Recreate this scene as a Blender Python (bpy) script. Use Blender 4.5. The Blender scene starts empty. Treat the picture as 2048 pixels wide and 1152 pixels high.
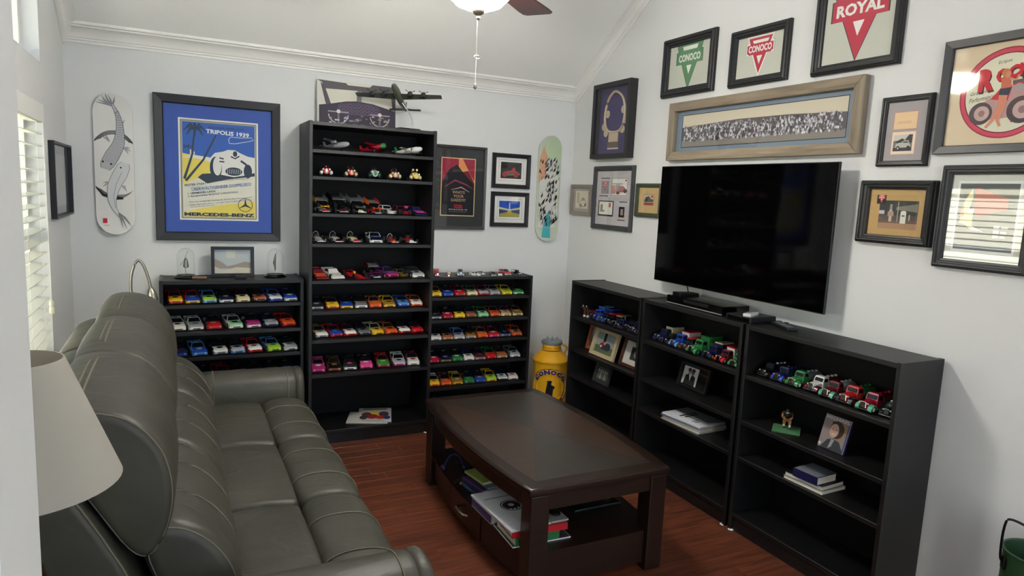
import bpy, bmesh, math, random
from mathutils import Matrix, Vector
random.seed(7)
S = 0.01                                   # all numbers below are centimetres
R = math.radians
C = bpy.context.scene.collection
scene = bpy.context.scene

# ------------------------------------------------------------------ camera
def look(yaw, pitch, roll):
    f = Vector((math.sin(yaw)*math.cos(pitch), math.cos(yaw)*math.cos(pitch), -math.sin(pitch)))
    r = Vector((math.cos(yaw), -math.sin(yaw), 0)); u = r.cross(f)
    c, s = math.cos(roll), math.sin(roll)
    rr, uu = c*r + s*u, -s*r + c*u
    return Matrix((rr, uu, -f)).transposed().to_4x4()
cam = bpy.data.objects.new('camera', bpy.data.cameras.new('camera')); C.objects.link(cam)
cam.matrix_world = Matrix.Translation((-2.7773, -4.5872, 1.6342)) @ look(0.4647, 0.1367, 0.0456)
cam.data.sensor_width = 36; cam.data.lens = 36*1349.74/2048; cam.data.clip_start = 0.02
scene.camera = cam
# ------------------------------------------------------------------ world and exposure
world = bpy.data.worlds.new('sky'); scene.world = world; world.use_nodes = True
bg = world.node_tree.nodes['Background']
bg.inputs['Color'].default_value = (0.30, 0.46, 0.64, 1); bg.inputs['Strength'].default_value = 1.0
scene.view_settings.view_transform = 'Standard'; scene.view_settings.look = 'None'
scene.view_settings.gamma = 1; scene.view_settings.use_curve_mapping = False
scene.view_settings.exposure = 0.8
FAN_POWER = 76.0
# added soft fill behind the camera, in place of daylight from the unseen room
ld = bpy.data.lights.new('rear_fill', 'AREA'); ld.shape = 'RECTANGLE'; ld.size = 1.25; ld.size_y = 2.2; ld.energy = 14; ld.color = (1, 0.98, 0.95)
lo = bpy.data.objects.new('rear_fill', ld); C.objects.link(lo); lo.location = (-0.66, -7.6, 1.3); lo.rotation_euler = (R(90), 0, 0)

# the sun stands over the roof and lights only the yard outside the window
sd = bpy.data.lights.new('sun', 'SUN'); sd.energy = 42.0; sd.angle = R(1); sd.color = (1, .95, .86)
so = bpy.data.objects.new('sun', sd); C.objects.link(so); so.rotation_euler = Vector((-.72, .18, -.67)).to_track_quat('-Z', 'Y').to_euler()

# ------------------------------------------------------------------ materials
def lin(c):
    if isinstance(c, str): c = [int(c[i:i+2], 16) for i in (1, 3, 5)]
    return tuple(((v/255)/12.92 if v/255 <= .04045 else ((v/255+.055)/1.055)**2.4) for v in c)
MC = {}
def mat(col, r=.5, m=0., spec=.5, coat=0., name=None):
    k = (str(col), r, m, spec, coat)
    if k in MC: return MC[k]
    x = bpy.data.materials.new(name or 'paint'); x.use_nodes = True
    b = x.node_tree.nodes['Principled BSDF']
    b.inputs['Base Color'].default_value = (*lin(col), 1); b.inputs['Roughness'].default_value = r
    b.inputs['Metallic'].default_value = m; b.inputs['Specular IOR Level'].default_value = spec
    b.inputs['Coat Weight'].default_value = coat
    MC[k] = x; return x
def nmat(name):
    x = bpy.data.materials.new(name); x.use_nodes = True; t = x.node_tree
    return x, t.nodes, t.links, t.nodes['Principled BSDF']
def noise_bump(n, l, b, scale, strength, dist=.002, detail=3, coord='Object', stretch=None):
    tc = n.new('ShaderNodeTexCoord'); nz = n.new('ShaderNodeTexNoise'); bp = n.new('ShaderNodeBump')
    nz.inputs['Scale'].default_value = scale; nz.inputs['Detail'].default_value = detail
    src = tc.outputs[coord]
    if stretch:
        mp = n.new('ShaderNodeMapping'); mp.inputs['Scale'].default_value = stretch; l.new(src, mp.inputs[0]); src = mp.outputs[0]
    l.new(src, nz.inputs['Vector']); bp.inputs['Strength'].default_value = strength; bp.inputs['Distance'].default_value = dist
    l.new(nz.outputs['Fac'], bp.inputs['Height']); l.new(bp.outputs[0], b.inputs['Normal'])
    return nz, src
def wall_mat(col, name):
    x, n, l, b = nmat(name); b.inputs['Base Color'].default_value = (*lin(col), 1); b.inputs['Roughness'].default_value = .75
    b.inputs['Specular IOR Level'].default_value = .25
    noise_bump(n, l, b, 130, .35, .0015); return x
def wood(name, c1, c2, rough=.4, scale=(1, 12, 12), nscale=2.2, coat=0, spec=.5, rnd=0., bump=.12):
    x, n, l, b = nmat(name)
    tc = n.new('ShaderNodeTexCoord'); mp = n.new('ShaderNodeMapping'); mp.inputs['Scale'].default_value = scale
    add = n.new('ShaderNodeVectorMath'); add.operation = 'ADD'
    oi = n.new('ShaderNodeObjectInfo'); mul = n.new('ShaderNodeMath'); mul.operation = 'MULTIPLY'; mul.inputs[1].default_value = 37.
    l.new(oi.outputs['Random'], mul.inputs[0]); l.new(tc.outputs['Object'], add.inputs[0]); l.new(mul.outputs[0], add.inputs[1])
    l.new(add.outputs[0], mp.inputs[0])
    nz = n.new('ShaderNodeTexNoise'); nz.inputs['Scale'].default_value = nscale; nz.inputs['Detail'].default_value = 6; nz.inputs['Distortion'].default_value = .6
    l.new(mp.outputs[0], nz.inputs['Vector'])
    cr = n.new('ShaderNodeValToRGB'); cr.color_ramp.elements[0].position = .3; cr.color_ramp.elements[1].position = .72
    cr.color_ramp.elements[0].color = (*lin(c1), 1); cr.color_ramp.elements[1].color = (*lin(c2), 1)
    l.new(nz.outputs['Fac'], cr.inputs[0]); src = cr.outputs[0]
    if rnd:
        hs = n.new('ShaderNodeHueSaturation'); ma = n.new('ShaderNodeMapRange')
        ma.inputs['To Min'].default_value = 1-rnd; ma.inputs['To Max'].default_value = 1+rnd
        l.new(oi.outputs['Random'], ma.inputs['Value']); l.new(ma.outputs[0], hs.inputs['Value']); l.new(src, hs.inputs['Color']); src = hs.outputs[0]
    l.new(src, b.inputs['Base Color']); b.inputs['Roughness'].default_value = rough; b.inputs['Coat Weight'].default_value = coat
    b.inputs['Specular IOR Level'].default_value = spec; b.inputs['Coat Roughness'].default_value = .15
    bp = n.new('ShaderNodeBump'); bp.inputs['Strength'].default_value = bump; bp.inputs['Distance'].default_value = .001
    l.new(nz.outputs['Fac'], bp.inputs['Height']); l.new(bp.outputs[0], b.inputs['Normal'])
    return x
def glass_mat(name, tint=(1, 1, 1), f=1.45, rough=0.02):
    x = bpy.data.materials.new(name); x.use_nodes = True; n, l = x.node_tree.nodes, x.node_tree.links
    n.remove(n['Principled BSDF']); out = n['Material Output']
    tr = n.new('ShaderNodeBsdfTransparent'); gl = n.new('ShaderNodeBsdfGlossy'); mx = n.new('ShaderNodeMixShader'); lw = n.new('ShaderNodeLayerWeight')
    pw = n.new('ShaderNodeMath'); pw.operation = 'POWER'; pw.inputs[1].default_value = 5.; ma = n.new('ShaderNodeMath'); ma.operation = 'MULTIPLY_ADD'; ma.inputs[1].default_value = .95; ma.inputs[2].default_value = ((f-1)/(f+1))**2
    l.new(lw.outputs['Facing'], pw.inputs[0]); l.new(pw.outputs[0], ma.inputs[0]); lw.inputs['Blend'].default_value = .5
    tr.inputs[0].default_value = (*tint, 1); gl.inputs['Roughness'].default_value = rough
    l.new(ma.outputs[0], mx.inputs[0]); l.new(tr.outputs[0], mx.inputs[1]); l.new(gl.outputs[0], mx.inputs[2]); l.new(mx.outputs[0], out.inputs[0])
    return x
def emit_mat(name, col, s):
    x, n, l, b = nmat(name); b.inputs['Base Color'].default_value = (*lin(col), 1)
    b.inputs['Emission Color'].default_value = (*lin(col), 1); b.inputs['Emission Strength'].default_value = s; return x
PAINT = wall_mat((224, 226, 226), 'wall_paint'); CEIL = wall_mat((247, 248, 245), 'ceiling_paint')
TRIM = mat((240, 240, 235), .45, name='trim_white')
BLACKWOOD = wood('black_brown_wood', (8, 8, 9), (15, 15, 16), .47, (2, 2, 30), 2.0, spec=.6, bump=.08)
TABLEWOOD = wood('espresso_wood', (27, 16, 11), (39, 24, 17), .34, (1.5, 14, 14), 2.5, coat=.1, spec=.4, bump=.06)
FLOORWOOD = wood('red_oak_plank', (72, 35, 23), (126, 69, 46), .38, (1.4, 18, 18), 3.0, coat=.15, rnd=.16, bump=.1)
SUBFLOOR = mat((58, 28, 18), .6)
GLASS = glass_mat('picture_glass'); LOWGLASS = glass_mat('low_glare_glass', f=1.2, rough=.05); DOMEGLASS = glass_mat('dome_glass', (.97, .98, .98), 1.3)
WINGLASS = glass_mat('window_glass', (.96, .98, .97), 1.4)
NICKEL = mat((168, 162, 150), .32, 1.); CHROME = mat((215, 215, 215), .12, 1.); DARKMETAL = mat((40, 38, 36), .35, 1.)
BLACK = mat((12, 12, 13), .45); GLOSSBLACK = mat((6, 6, 7), .12); TYRE = mat((18, 18, 18), .7)
WHITE = mat((236, 236, 232), .5)
def leather():
    x, n, l, b = nmat('grey_leather')
    nz, src = noise_bump(n, l, b, 55, .22, .0015, 4)
    big = n.new('ShaderNodeTexNoise'); big.inputs['Scale'].default_value = 5; big.inputs['Detail'].default_value = 4; l.new(src, big.inputs['Vector'])
    cr = n.new('ShaderNodeValToRGB'); cr.color_ramp.elements[0].position = .3; cr.color_ramp.elements[1].position = .7
    cr.color_ramp.elements[0].color = (*lin((62, 61, 53)), 1); cr.color_ramp.elements[1].color = (*lin((76, 75, 65)), 1)
    l.new(big.outputs['Fac'], cr.inputs[0]); l.new(cr.outputs[0], b.inputs['Base Color'])
    wn = n.new('ShaderNodeTexNoise'); wn.inputs['Scale'].default_value = 3.5; wn.inputs['Detail'].default_value = 2; wn.inputs['Distortion'].default_value = 1.2
    mp = n.new('ShaderNodeMapping'); mp.inputs['Scale'].default_value = (1.4, 3.2, 1.4); l.new(src, mp.inputs[0]); l.new(mp.outputs[0], wn.inputs['Vector'])
    b2 = n.new('ShaderNodeBump'); b2.inputs['Strength'].default_value = .4; b2.inputs['Distance'].default_value = .012
    l.new(wn.outputs['Fac'], b2.inputs['Height'])
    b1 = [q for q in n if q.type == 'BUMP' and q != b2][0]; l.new(b2.outputs[0], b1.inputs['Normal'])
    b.inputs['Roughness'].default_value = .46; b.inputs['Specular IOR Level'].default_value = .45
    return x
LEATHER = leather(); SEAM = mat((118, 114, 98), .6)

# ------------------------------------------------------------------ mesh builder
class MB:
    def __init__(s): s.v = []; s.f = []; s.fm = []; s.mats = []; s.T = None
    def mi(s, m):
        if m not in s.mats: s.mats.append(m)
        return s.mats.index(m)
    def add(s, vs, fs, m):
        o = len(s.v); i = s.mi(m)
        for v in vs:
            v = Vector(v); s.v.append(tuple(s.T @ v) if s.T else tuple(v))
        for f in fs: s.f.append([o+k for k in f]); s.fm.append(i)
        return s
    def box(s, x0, x1, y0, y1, z0, z1, m):
        if x0 > x1: x0, x1 = x1, x0
        if y0 > y1: y0, y1 = y1, y0
        return s.add([(x0,y0,z0),(x1,y0,z0),(x1,y1,z0),(x0,y1,z0),(x0,y0,z1),(x1,y0,z1),(x1,y1,z1),(x0,y1,z1)],
              [(0,3,2,1),(4,5,6,7),(0,1,5,4),(1,2,6,5),(2,3,7,6),(3,0,4,7)], m)
    def loft(s, rings, m, cap=True, close=True):
        n = len(rings[0]); vs = [p for r in rings for p in r]; fs = []
        for i in range(len(rings)-1):
            for j in range(n if close else n-1):
                k = (j+1) % n; fs.append((i*n+j, i*n+k, (i+1)*n+k, (i+1)*n+j))
        if cap: fs.append(tuple(range(n-1, -1, -1))); fs.append(tuple((len(rings)-1)*n+j for j in range(n)))
        return s.add(vs, fs, m)
    def prism(s, poly, d0, d1, m, axis='y'):
        f = {'y': lambda a, b, d: (a, d, b), 'x': lambda a, b, d: (d, a, b), 'z': lambda a, b, d: (a, b, d)}[axis]
        n = len(poly); vs = [f(a, b, d0) for a, b in poly] + [f(a, b, d1) for a, b in poly]
        return s.add(vs, [tuple(range(n)), tuple(range(2*n-1, n-1, -1))] + [(i, n+i, n+(i+1) % n, (i+1) % n) for i in range(n)], m)
    def lathe(s, prof, m, c=(0, 0, 0), n=24, axis='z'):
        rings = []
        for r, h in prof:
            ring = []
            for k in range(n):
                a = 2*math.pi*k/n; x, y = max(r, .001)*math.cos(a), max(r, .001)*math.sin(a)
                ring.append({'z': (c[0]+x, c[1]+y, c[2]+h), 'y': (c[0]+x, c[1]-h, c[2]+y), 'x': (c[0]+h, c[1]+x, c[2]+y)}[axis])
            rings.append(ring)
        return s.loft(rings, m)
    def tube(s, pts, r, m, n=8, closed=False):
        P = [Vector(p) for p in pts]; rings = []
        for i, p in enumerate(P):
            if closed: d = P[(i+1) % len(P)] - P[i-1]
            else: d = P[min(i+1, len(P)-1)] - P[max(i-1, 0)]
            d.normalize(); up = Vector((0, 0, 1)) if abs(d.z) < .9 else Vector((1, 0, 0))
            a = d.cross(up).normalized(); b = a.cross(d)
            rr = r[i] if isinstance(r, (list, tuple)) else r
            rings.append([tuple(p + rr*(math.cos(2*math.pi*k/n)*a + math.sin(2*math.pi*k/n)*b)) for k in range(n)])
        if closed: rings.append(rings[0])
        return s.loft(rings, m, cap=not closed)
    def ell(s, c, rx, ry, rz, m, n=14, k=8):
        rings = []
        for i in range(k+1):
            t = -math.pi/2 + math.pi*i/k; q = max(math.cos(t), .02)
            rings.append([(c[0]+rx*q*math.cos(2*math.pi*j/n), c[1]+ry*q*math.sin(2*math.pi*j/n), c[2]+rz*math.sin(t)) for j in range(n)])
        return s.loft(rings, m)
    def mesh(s, name, smooth=None, bevel=0, seg=2):
        me = bpy.data.meshes.new(name)
        me.from_pydata([(a*S, b*S, c*S) for a, b, c in s.v], [], s.f)
        for m in s.mats: me.materials.append(m)
        for p, i in zip(me.polygons, s.fm): p.material_index = i
        bm = bmesh.new(); bm.from_mesh(me)
        bmesh.ops.recalc_face_normals(bm, faces=bm.faces)
        if bevel:
            es = [e for e in bm.edges if e.is_manifold and e.calc_face_angle(0) > .6]
            bmesh.ops.bevel(bm, geom=es, offset=bevel*S, segments=seg, affect='EDGES', profile=.6, clamp_overlap=True)
        bm.to_mesh(me); bm.free()
        if smooth is not None:
            me.shade_smooth(); me.set_sharp_from_angle(angle=R(smooth))
        return me
    def build(s, name, parent=None, smooth=None, bevel=0, seg=2, loc=None, rot=None):
        o = bpy.data.objects.new(name, s.mesh(name, smooth, bevel, seg)); C.objects.link(o)
        if parent: o.parent = parent
        if loc: o.location = [a*S for a in loc]
        if rot: o.rotation_euler = rot
        return o
def link(name, me, parent=None, loc=(0, 0, 0), rot=(0, 0, 0), mats=None, scale=None):
    o = bpy.data.objects.new(name, me); C.objects.link(o); o.parent = parent
    o.location = [a*S for a in loc]; o.rotation_euler = rot
    if scale: o.scale = scale
    if mats:
        for sl, m in zip(o.material_slots, mats): sl.link = 'OBJECT'; sl.material = m
    return o
def tag(o, label, cat, group=None):
    o['label'] = label; o['category'] = cat
    if group: o['group'] = group
    return o
def thing(name, label, cat, loc=(0, 0, 0), rot=(0, 0, 0), group=None):
    o = bpy.data.objects.new(name, None); C.objects.link(o); o.empty_display_size = .05
    o.location = [a*S for a in loc]; o.rotation_euler = rot
    return tag(o, label, cat, group)
def struct(o): o['kind'] = 'structure'; return o
def catmull(pts, k=6, closed=True):
    out = []; n = len(pts)
    for i in range(n if closed else n-1):
        p = [Vector(pts[(i+d) % n] if closed else pts[min(max(i+d, 0), n-1)]) for d in (-1, 0, 1, 2)]
        for j in range(k):
            t = j/k
            out.append(tuple(.5*((2*p[1]) + (p[2]-p[0])*t + (2*p[0]-5*p[1]+4*p[2]-p[3])*t*t + (3*p[1]-p[0]-3*p[2]+p[3])*t**3)))
    if not closed: out.append(tuple(pts[-1]))
    return out
TXT = {}
def text_geo(s, bold=0.):
    k = (s, bold)
    if k not in TXT:
        cu = bpy.data.curves.new('t', 'FONT'); cu.body = s; cu.offset = bold; cu.resolution_u = 2
        ob = bpy.data.objects.new('t', cu); me = bpy.data.meshes.new_from_object(ob)
        vs = [v.co[:] for v in me.vertices]; fs = [tuple(p.vertices) for p in me.polygons]
        xs = [v[0] for v in vs]; ys = [v[1] for v in vs]; x0, x1, y0, y1 = min(xs), max(xs), min(ys), max(ys)
        TXT[k] = ([((v[0]-x0)/(x1-x0)-.5, (v[1]-y0)/(y1-y0)-.5) for v in vs], fs)
        bpy.data.objects.remove(ob); bpy.data.curves.remove(cu); bpy.data.meshes.remove(me)
    return TXT[k]
class Pr(MB):
    """flat print: x right, z up, seen from -y; every call lies a hair in front of the last"""
    def __init__(s, y=0., step=.006, rough=.55): super().__init__(); s.y = y; s.step = step; s.r = rough
    def poly(s, pts, col, hold=False):
        if not hold: s.y -= s.step
        m = col if not isinstance(col, (tuple, str)) else mat(col, s.r, spec=.3)
        return s.add([(a, s.y, b) for a, b in pts], [tuple(range(len(pts)))], m)
    def rect(s, x, z, w, h, col, hold=False): return s.poly([(x, z), (x+w, z), (x+w, z+h), (x, z+h)], col, hold)
    def el(s, cx, cz, rx, rz, col, n=20, hold=False, a0=0, a1=360):
        return s.poly([(cx+rx*math.cos(R(a0+(a1-a0)*k/n)), cz+rz*math.sin(R(a0+(a1-a0)*k/n))) for k in range(n if a1-a0 == 360 else n+1)], col, hold)
    def ring(s, cx, cz, rx, rz, t, col, n=32, a0=0, a1=360):
        s.y -= s.step; m = mat(col, s.r, spec=.3); vs = []; fs = []
        for k in range(n+1):
            a = R(a0+(a1-a0)*k/n); vs += [(cx+rx*math.cos(a), s.y, cz+rz*math.sin(a)), (cx+(rx-t)*math.cos(a), s.y, cz+(rz-t)*math.sin(a))]
        for k in range(n): fs.append((2*k, 2*k+2, 2*k+3, 2*k+1))
        return s.add(vs, fs, m)
    def line(s, pts, w, col, hold=False):
        if not hold: s.y -= s.step
        m = mat(col, s.r, spec=.3); vs = []; fs = []; n = len(pts)
        for i, p in enumerate(pts):
            a, b = Vector(pts[max(i-1, 0)]), Vector(pts[min(i+1, n-1)]); d = (b-a).normalized(); q = Vector((-d.y, d.x))
            ww = (w[i] if isinstance(w, (list, tuple)) else w)/2
            vs += [(p[0]+q.x*ww, s.y, p[1]+q.y*ww), (p[0]-q.x*ww, s.y, p[1]-q.y*ww)]
        for i in range(n-1): fs.append((2*i, 2*i+1, 2*i+3, 2*i+2))
        return s.add(vs, fs, m)
    def text(s, t, cx, cz, w, h, col, ang=0, bold=.0, shear=0):
        s.y -= s.step; vs, fs = text_geo(t, bold); c, q = math.cos(R(ang)), math.sin(R(ang))
        m = mat(col, s.r, spec=.3)
        return s.add([(cx+(a*w+b*h*shear)*c-b*h*q, s.y, cz+(a*w+b*h*shear)*q+b*h*c) for a, b in vs], fs, m)
# ------------------------------------------------------------------ the room
L, W0 = -332., 0.
ceil = lambda y: 241.2 - .68*y
RIDGE = -250.
fl = struct(MB().box(L-12, 12, -800, 12, -8, -1.2, SUBFLOOR).build('floor'))
PW = 9.2; pm = {}
y = 0.; row = 0
while y > -330:
    x = L - random.uniform(0, 90)
    while x < 0:
        ln = random.choice((92, 112, 132)); x0, x1 = max(x, L), min(x+ln, 0)
        if x1-x0 > 4:
            k = round(x1-x0, 1)
            if k not in pm: pm[k] = MB().box(-k/2+.06, k/2-.06, -PW/2+.06, PW/2-.06, -1.2, 0, FLOORWOOD).mesh('plank', bevel=.07, seg=1)
            link('plank', pm[k], fl, ((x0+x1)/2, y-PW/2, 0))
        x += ln
    y -= PW; row += 1
link('plank', MB().box(L, 0, -800, y, -1.2, 0, FLOORWOOD).mesh('plank'), fl)
struct(MB().box(L-12, 12, 0, 12, 0, 262, PAINT).build('wall_back'))
zr = ceil(RIDGE)
struct(MB().prism([(0, -8), (0, ceil(0)), (RIDGE, zr), (-800, zr), (-800, -8)], 0, 12, PAINT, 'x').build('wall_right'))
m = MB()
WY0, WY1, WZ0, WZ1, UZ0, UZ1 = -168., -75., 74., 195.2, 213.8, 262.
m.prism([(0, -8), (0, ceil(0)), (WY1, ceil(WY1)), (WY1, -8)], L-12, L, PAINT, 'x')
m.prism([(WY0, -8), (WY0, ceil(WY0)), (RIDGE, zr), (-800, zr), (-800, -8)], L-12, L, PAINT, 'x')
m.box(L-12, L, WY0, WY1, -8, WZ0, PAINT); m.box(L-12, L, WY0, WY1, WZ1, UZ0, PAINT)
m.prism([(WY1, UZ1), (WY1, ceil(WY1)), (WY0, ceil(WY0)), (WY0, UZ1)], L-12, L, PAINT, 'x')
struct(m.build('wall_left'))
struct(MB().box(L, -287.5, -412, -400, 0, 420, PAINT).build('wall_front'))
struct(MB().prism([(12, ceil(12)), (RIDGE, zr), (-800, zr), (-800, zr+12), (RIDGE, zr+12), (12, ceil(12)+12)], L-12, 12, CEIL, 'x').build('ceiling'))
# crown moulding
cp = [(0, 236.3), (.9, 236.3), (.9, 237.6), (1.7, 237.9), (1.7, 238.8), (2.3, 239.1), (2.9, 240.8), (4.2, 242.8), (6.2, 244.0), (6.8, 244.1), (6.8, 244.9), (8.2, 245.2), (8.2, 246.9), (0, 241.4)]
struct(MB().prism([(-d, h) for d, h in cp], L, 0, TRIM, 'x').build('trim_1', smooth=35))
def rake(name, x, sgn):
    m = MB(); rings = []
    prof = [(0, -7.6), (.9, -7.6), (.9, -6.2), (1.7, -5.9), (1.7, -4.9), (2.3, -4.6), (2.9, -3.2), (4.2, -1.7), (6.2, -.9), (6.8, -.8), (6.8, -.3), (8.2, -.1), (8.2, .6), (0, .6)]
    for yy in (-1.5, RIDGE): rings.append([(x+sgn*d, yy, ceil(yy)+h) for d, h in prof])
    rings.append([(x+sgn*d, -640, zr+h) for d, h in prof])
    m.loft(rings, TRIM); return struct(m.build(name, smooth=35))
rake('trim_2', 0, -1); rake('trim_3', L, 1)
bp_ = lambda: [(0, 0), (1.4, 0), (1.4, 8.2), (.9, 9.6), (0, 10)]
struct(MB().prism([(-d, h) for d, h in bp_()], L, 0, TRIM, 'x').build('baseboard_back'))
struct(MB().prism([(-d, h) for d, h in bp_()], -800, 0, TRIM, 'y').build('baseboard_right'))
struct(MB().prism([(L+d, h) for d, h in bp_()], -400, 0, TRIM, 'y').build('baseboard_left'))
# windows in the left wall
def window(name, z0, z1, bars):
    root = bpy.data.objects.new(name, None); C.objects.link(root); root.location = (L*S, (WY0+WY1)/2*S, z0*S); struct(root)
    h = z1-z0; w = WY1-WY0
    f = MB()
    for a in ((-w/2, -w/2+3.5), (w/2-3.5, w/2)): f.box(-11.5, -7, a[0], a[1], 0, h, TRIM)
    f.box(-11.5, -7, -w/2, w/2, 0, 3.5, TRIM); f.box(-11.5, -7, -w/2, w/2, h-3.5, h, TRIM)
    if bars: f.box(-11, -7.5, -w/2, w/2, h/2-1.8, h/2+1.8, TRIM)
    f.build('window_frame', root)
    MB().box(-9.4, -9, -w/2, w/2, 0, h, WINGLASS).build('pane', root)
    if bars: MB().box(-11, 2.2, -w/2, w/2, -2.2, 0, TRIM).build('window_sill', root, bevel=.3)
window('window_1', WZ0, WZ1, True); window('window_2', UZ0, UZ1, False)
struct(MB().box(-1200, L-14, -1400, 500, -30, -20, mat((176, 170, 156), .9)).build('ground_outside'))
nb = thing('bounce_wall', 'pale stucco garden wall outside the window', 'wall', (-660, -300, -20)); MB().box(-10, 10, -900, 700, 0, 210, mat((238, 234, 220), .9)).build('wall_face', nb); MB().box(-14, 14, -905, 705, 210, 218, mat((220, 214, 196), .9)).build('coping', nb)  # added wall: catches the sun so the window glows behind the slats
# venetian blind
SLAT, _n, _l, _b = nmat('blind_slat'); _b.inputs['Base Color'].default_value = (*lin((244, 244, 238)), 1); _b.inputs['Roughness'].default_value = .45
_b.inputs['Subsurface Weight'].default_value = 0.
_t = _n.new('ShaderNodeBsdfTranslucent'); _t.inputs[0].default_value = (.9, .9, .84, 1); _mx = _n.new('ShaderNodeMixShader'); _mx.inputs[0].default_value = .35
_l.new(_b.outputs[0], _mx.inputs[1]); _l.new(_t.outputs[0], _mx.inputs[2]); _l.new(_mx.outputs[0], _n['Material Output'].inputs[0])
bl = thing('window_blind', 'white horizontal slat blind with pull cords hanging in the left window', 'blind', (L-3.6, (WY0+WY1)/2, WZ0))
bw = (WY1-WY0)/2-1.2; bh = WZ1-WZ0
MB().box(-3, 3.2, -bw, bw, bh-6.5, bh-.3, SLAT).build('headrail', bl, bevel=.3)
MB().box(3.3, 4.2, -bw-.6, bw+.6, bh-8.5, bh-.2, TRIM).build('valance', bl, bevel=.3)
sm = MB().box(-3, 3, -bw, bw, -.15, .15, SLAT).mesh('slat')
z = 4.
while z < bh-8: link('slat', sm, bl, (0, 0, z), (0, R(6), 0)); z += 5.45
MB().box(-2.4, 2.4, -bw, bw, .4, 2.2, SLAT).build('bottom_rail', bl, bevel=.3)
for q in (-bw+13, 0, bw-13): MB().tube([(2.9, q, 2), (2.9, q, bh-6)], .09, WHITE, 5).build('ladder_cord', bl)
MB().tube([(4.6, bw-7, bh-9), (4.8, bw-7, 31)], .12, WHITE, 5).build('pull_cord', bl)
MB().lathe([(.4, 0), (1.1, .6), (1.2, 3), (.8, 3.6), (1.1, 4.2), (1.1, 6), (.4, 7)], mat((225, 222, 205), .5), (4.8, bw-7, 24), 10).build('cord_tassel', bl, smooth=40)

# ------------------------------------------------------------------ bookcases
def bookcase(label, loc, rz, W, H, D, zs, group=None):
    t = thing('bookcase', label, 'bookcase', loc, (0, 0, rz), group)      # local: front at y=0, back at y=D
    for q in (-1, 1): MB().box(q*W/2, q*(W/2-2), 0, D, .0, H, BLACKWOOD).build('side_panel', t, bevel=.12, seg=1)
    for q in (-1, 1):
        pin = MB()
        for k in range(int((H-40)/3.2)):
            for yy in (4, D-5): pin.box(q*(W/2-2), q*(W/2-2.03), yy-.25, yy+.25, 22+k*3.2, 22.5+k*3.2, BLACK)
        pin.build('peg_holes', t)['kind'] = 'stuff'
    MB().box(-W/2+2, W/2-2, .15, D, H-2.4, H-.35, BLACKWOOD).build('top_panel', t, bevel=.1, seg=1)
    MB().box(-W/2+2, W/2-2, .3, D-.6, 7.2, 9.2, BLACKWOOD).build('bottom_shelf', t, bevel=.1, seg=1)
    MB().box(-W/2+2, W/2-2, 1.2, 2.8, 0, 7.2, BLACKWOOD).build('plinth', t)
    for z in zs: MB().box(-W/2+2.03, W/2-2.03, .5, D-.6, z-2, z, BLACKWOOD).build('shelf', t, bevel=.1, seg=1)
    for q in (-1, 1): MB().lathe([(1.3, -.0), (1.5, .25), (1.2, .5)], WHITE, (q*(W/2-1.8), .6, -.02), 14).build('felt_pad', t)
    MB().box(-W/2+.6, W/2-.6, D-.6, D-.2, 2, H-1, mat((5, 5, 6), .6, spec=.3)).build('back_panel', t)
    return t
ZL = [91.3, 75.1, 59.8, 44.4, 27.5]
TZ = [185.4, 169.5, 147.1, 128.5, 105.7, 86.3, 68.2, 46.0]
ZU = [81.0, 57.8, 39.0]
bookcase('low black bookcase of model cars behind the sofa arm', (-247.2, -29.3, 0), 0, 80, 106, 27.6, ZL, 'black bookcases')
bookcase('tall black bookcase rising above its two neighbours', (-165.8, -38.2, 0), 0, 80, 202, 36.5, TZ, 'black bookcases')
bookcase('low black bookcase of model cars beside the yellow can', (-85.6, -29, 0), 0, 80, 106, 27.3, [91.5, 75.7, 60.6, 44.6, 27.5], 'black bookcases')
bookcase('low black bookcase holding two leaning photo frames, next to the yellow can', (-28.6, -95.6, 0), R(-90), 80, 106, 27, ZU, 'black bookcases')
bookcase('low black bookcase under the television holding one stack of magazines', (-28.6, -177.2, 0), R(-90), 80, 106, 27, ZU, 'black bookcases')
bookcase('low black bookcase holding tanker trucks and a football figurine', (-28.6, -259.3, 0), R(-90), 80, 106, 27, ZU, 'black bookcases')
# ------------------------------------------------------------------ sofa
def offset_prof(P, d):
    n = len(P); A = sum(P[i][0]*P[(i+1) % n][1]-P[(i+1) % n][0]*P[i][1] for i in range(n)); sg = 1 if A > 0 else -1
    out = []
    for i in range(n):
        a, b = Vector(P[i-1]), Vector(P[(i+1) % n]); t = (b-a).normalized(); nn = Vector((t.y, -t.x))*sg
        out.append((P[i][0]+nn.x*d, P[i][1]+nn.y*d))
    return out
def puff(prof, d0, d1, r, axis='y', m=None, k=5, bulge=0., smoothk=4):
    """cushion: a smoothed profile swept between d0 and d1 with rounded ends"""
    P = catmull(prof, smoothk); mb = MB(); rings = []; m = m or LEATHER
    st = [(d0 + r*(1-math.cos(R(90*i/k))), r*(1-math.sin(R(90*i/k)))) for i in range(k+1)]
    mid = [(d0 + r + (d1-d0-2*r)*t, 0) for t in (.25, .5, .75)]
    en = [(d1 - r*(1-math.cos(R(90*i/k))), r*(1-math.sin(R(90*i/k)))) for i in range(k, -1, -1)]
    for d, ins in st+mid+en:
        t = (d-d0)/(d1-d0); Q = offset_prof(P, -ins + bulge*math.sin(math.pi*t))
        rings.append([(a, d, b) if axis == 'y' else (d, a, b) for a, b in Q])
    return mb.loft(rings, m)
SO = (-268., -186., 0.)
sofa = thing('sofa', 'grey leather reclining sofa with three seats and stitched seams', 'sofa', SO)
def sp(mb, name, smooth=60, parent=sofa):
    o = mb.build(name, parent, smooth=smooth)
    if parent == sofa: o.location = (-SO[0]*S, -SO[1]*S, 0)
    return o
def seam(pts, parent, r=.22): return sp(MB().tube(pts, r, SEAM, 5), 'seam', 80, parent)
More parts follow.
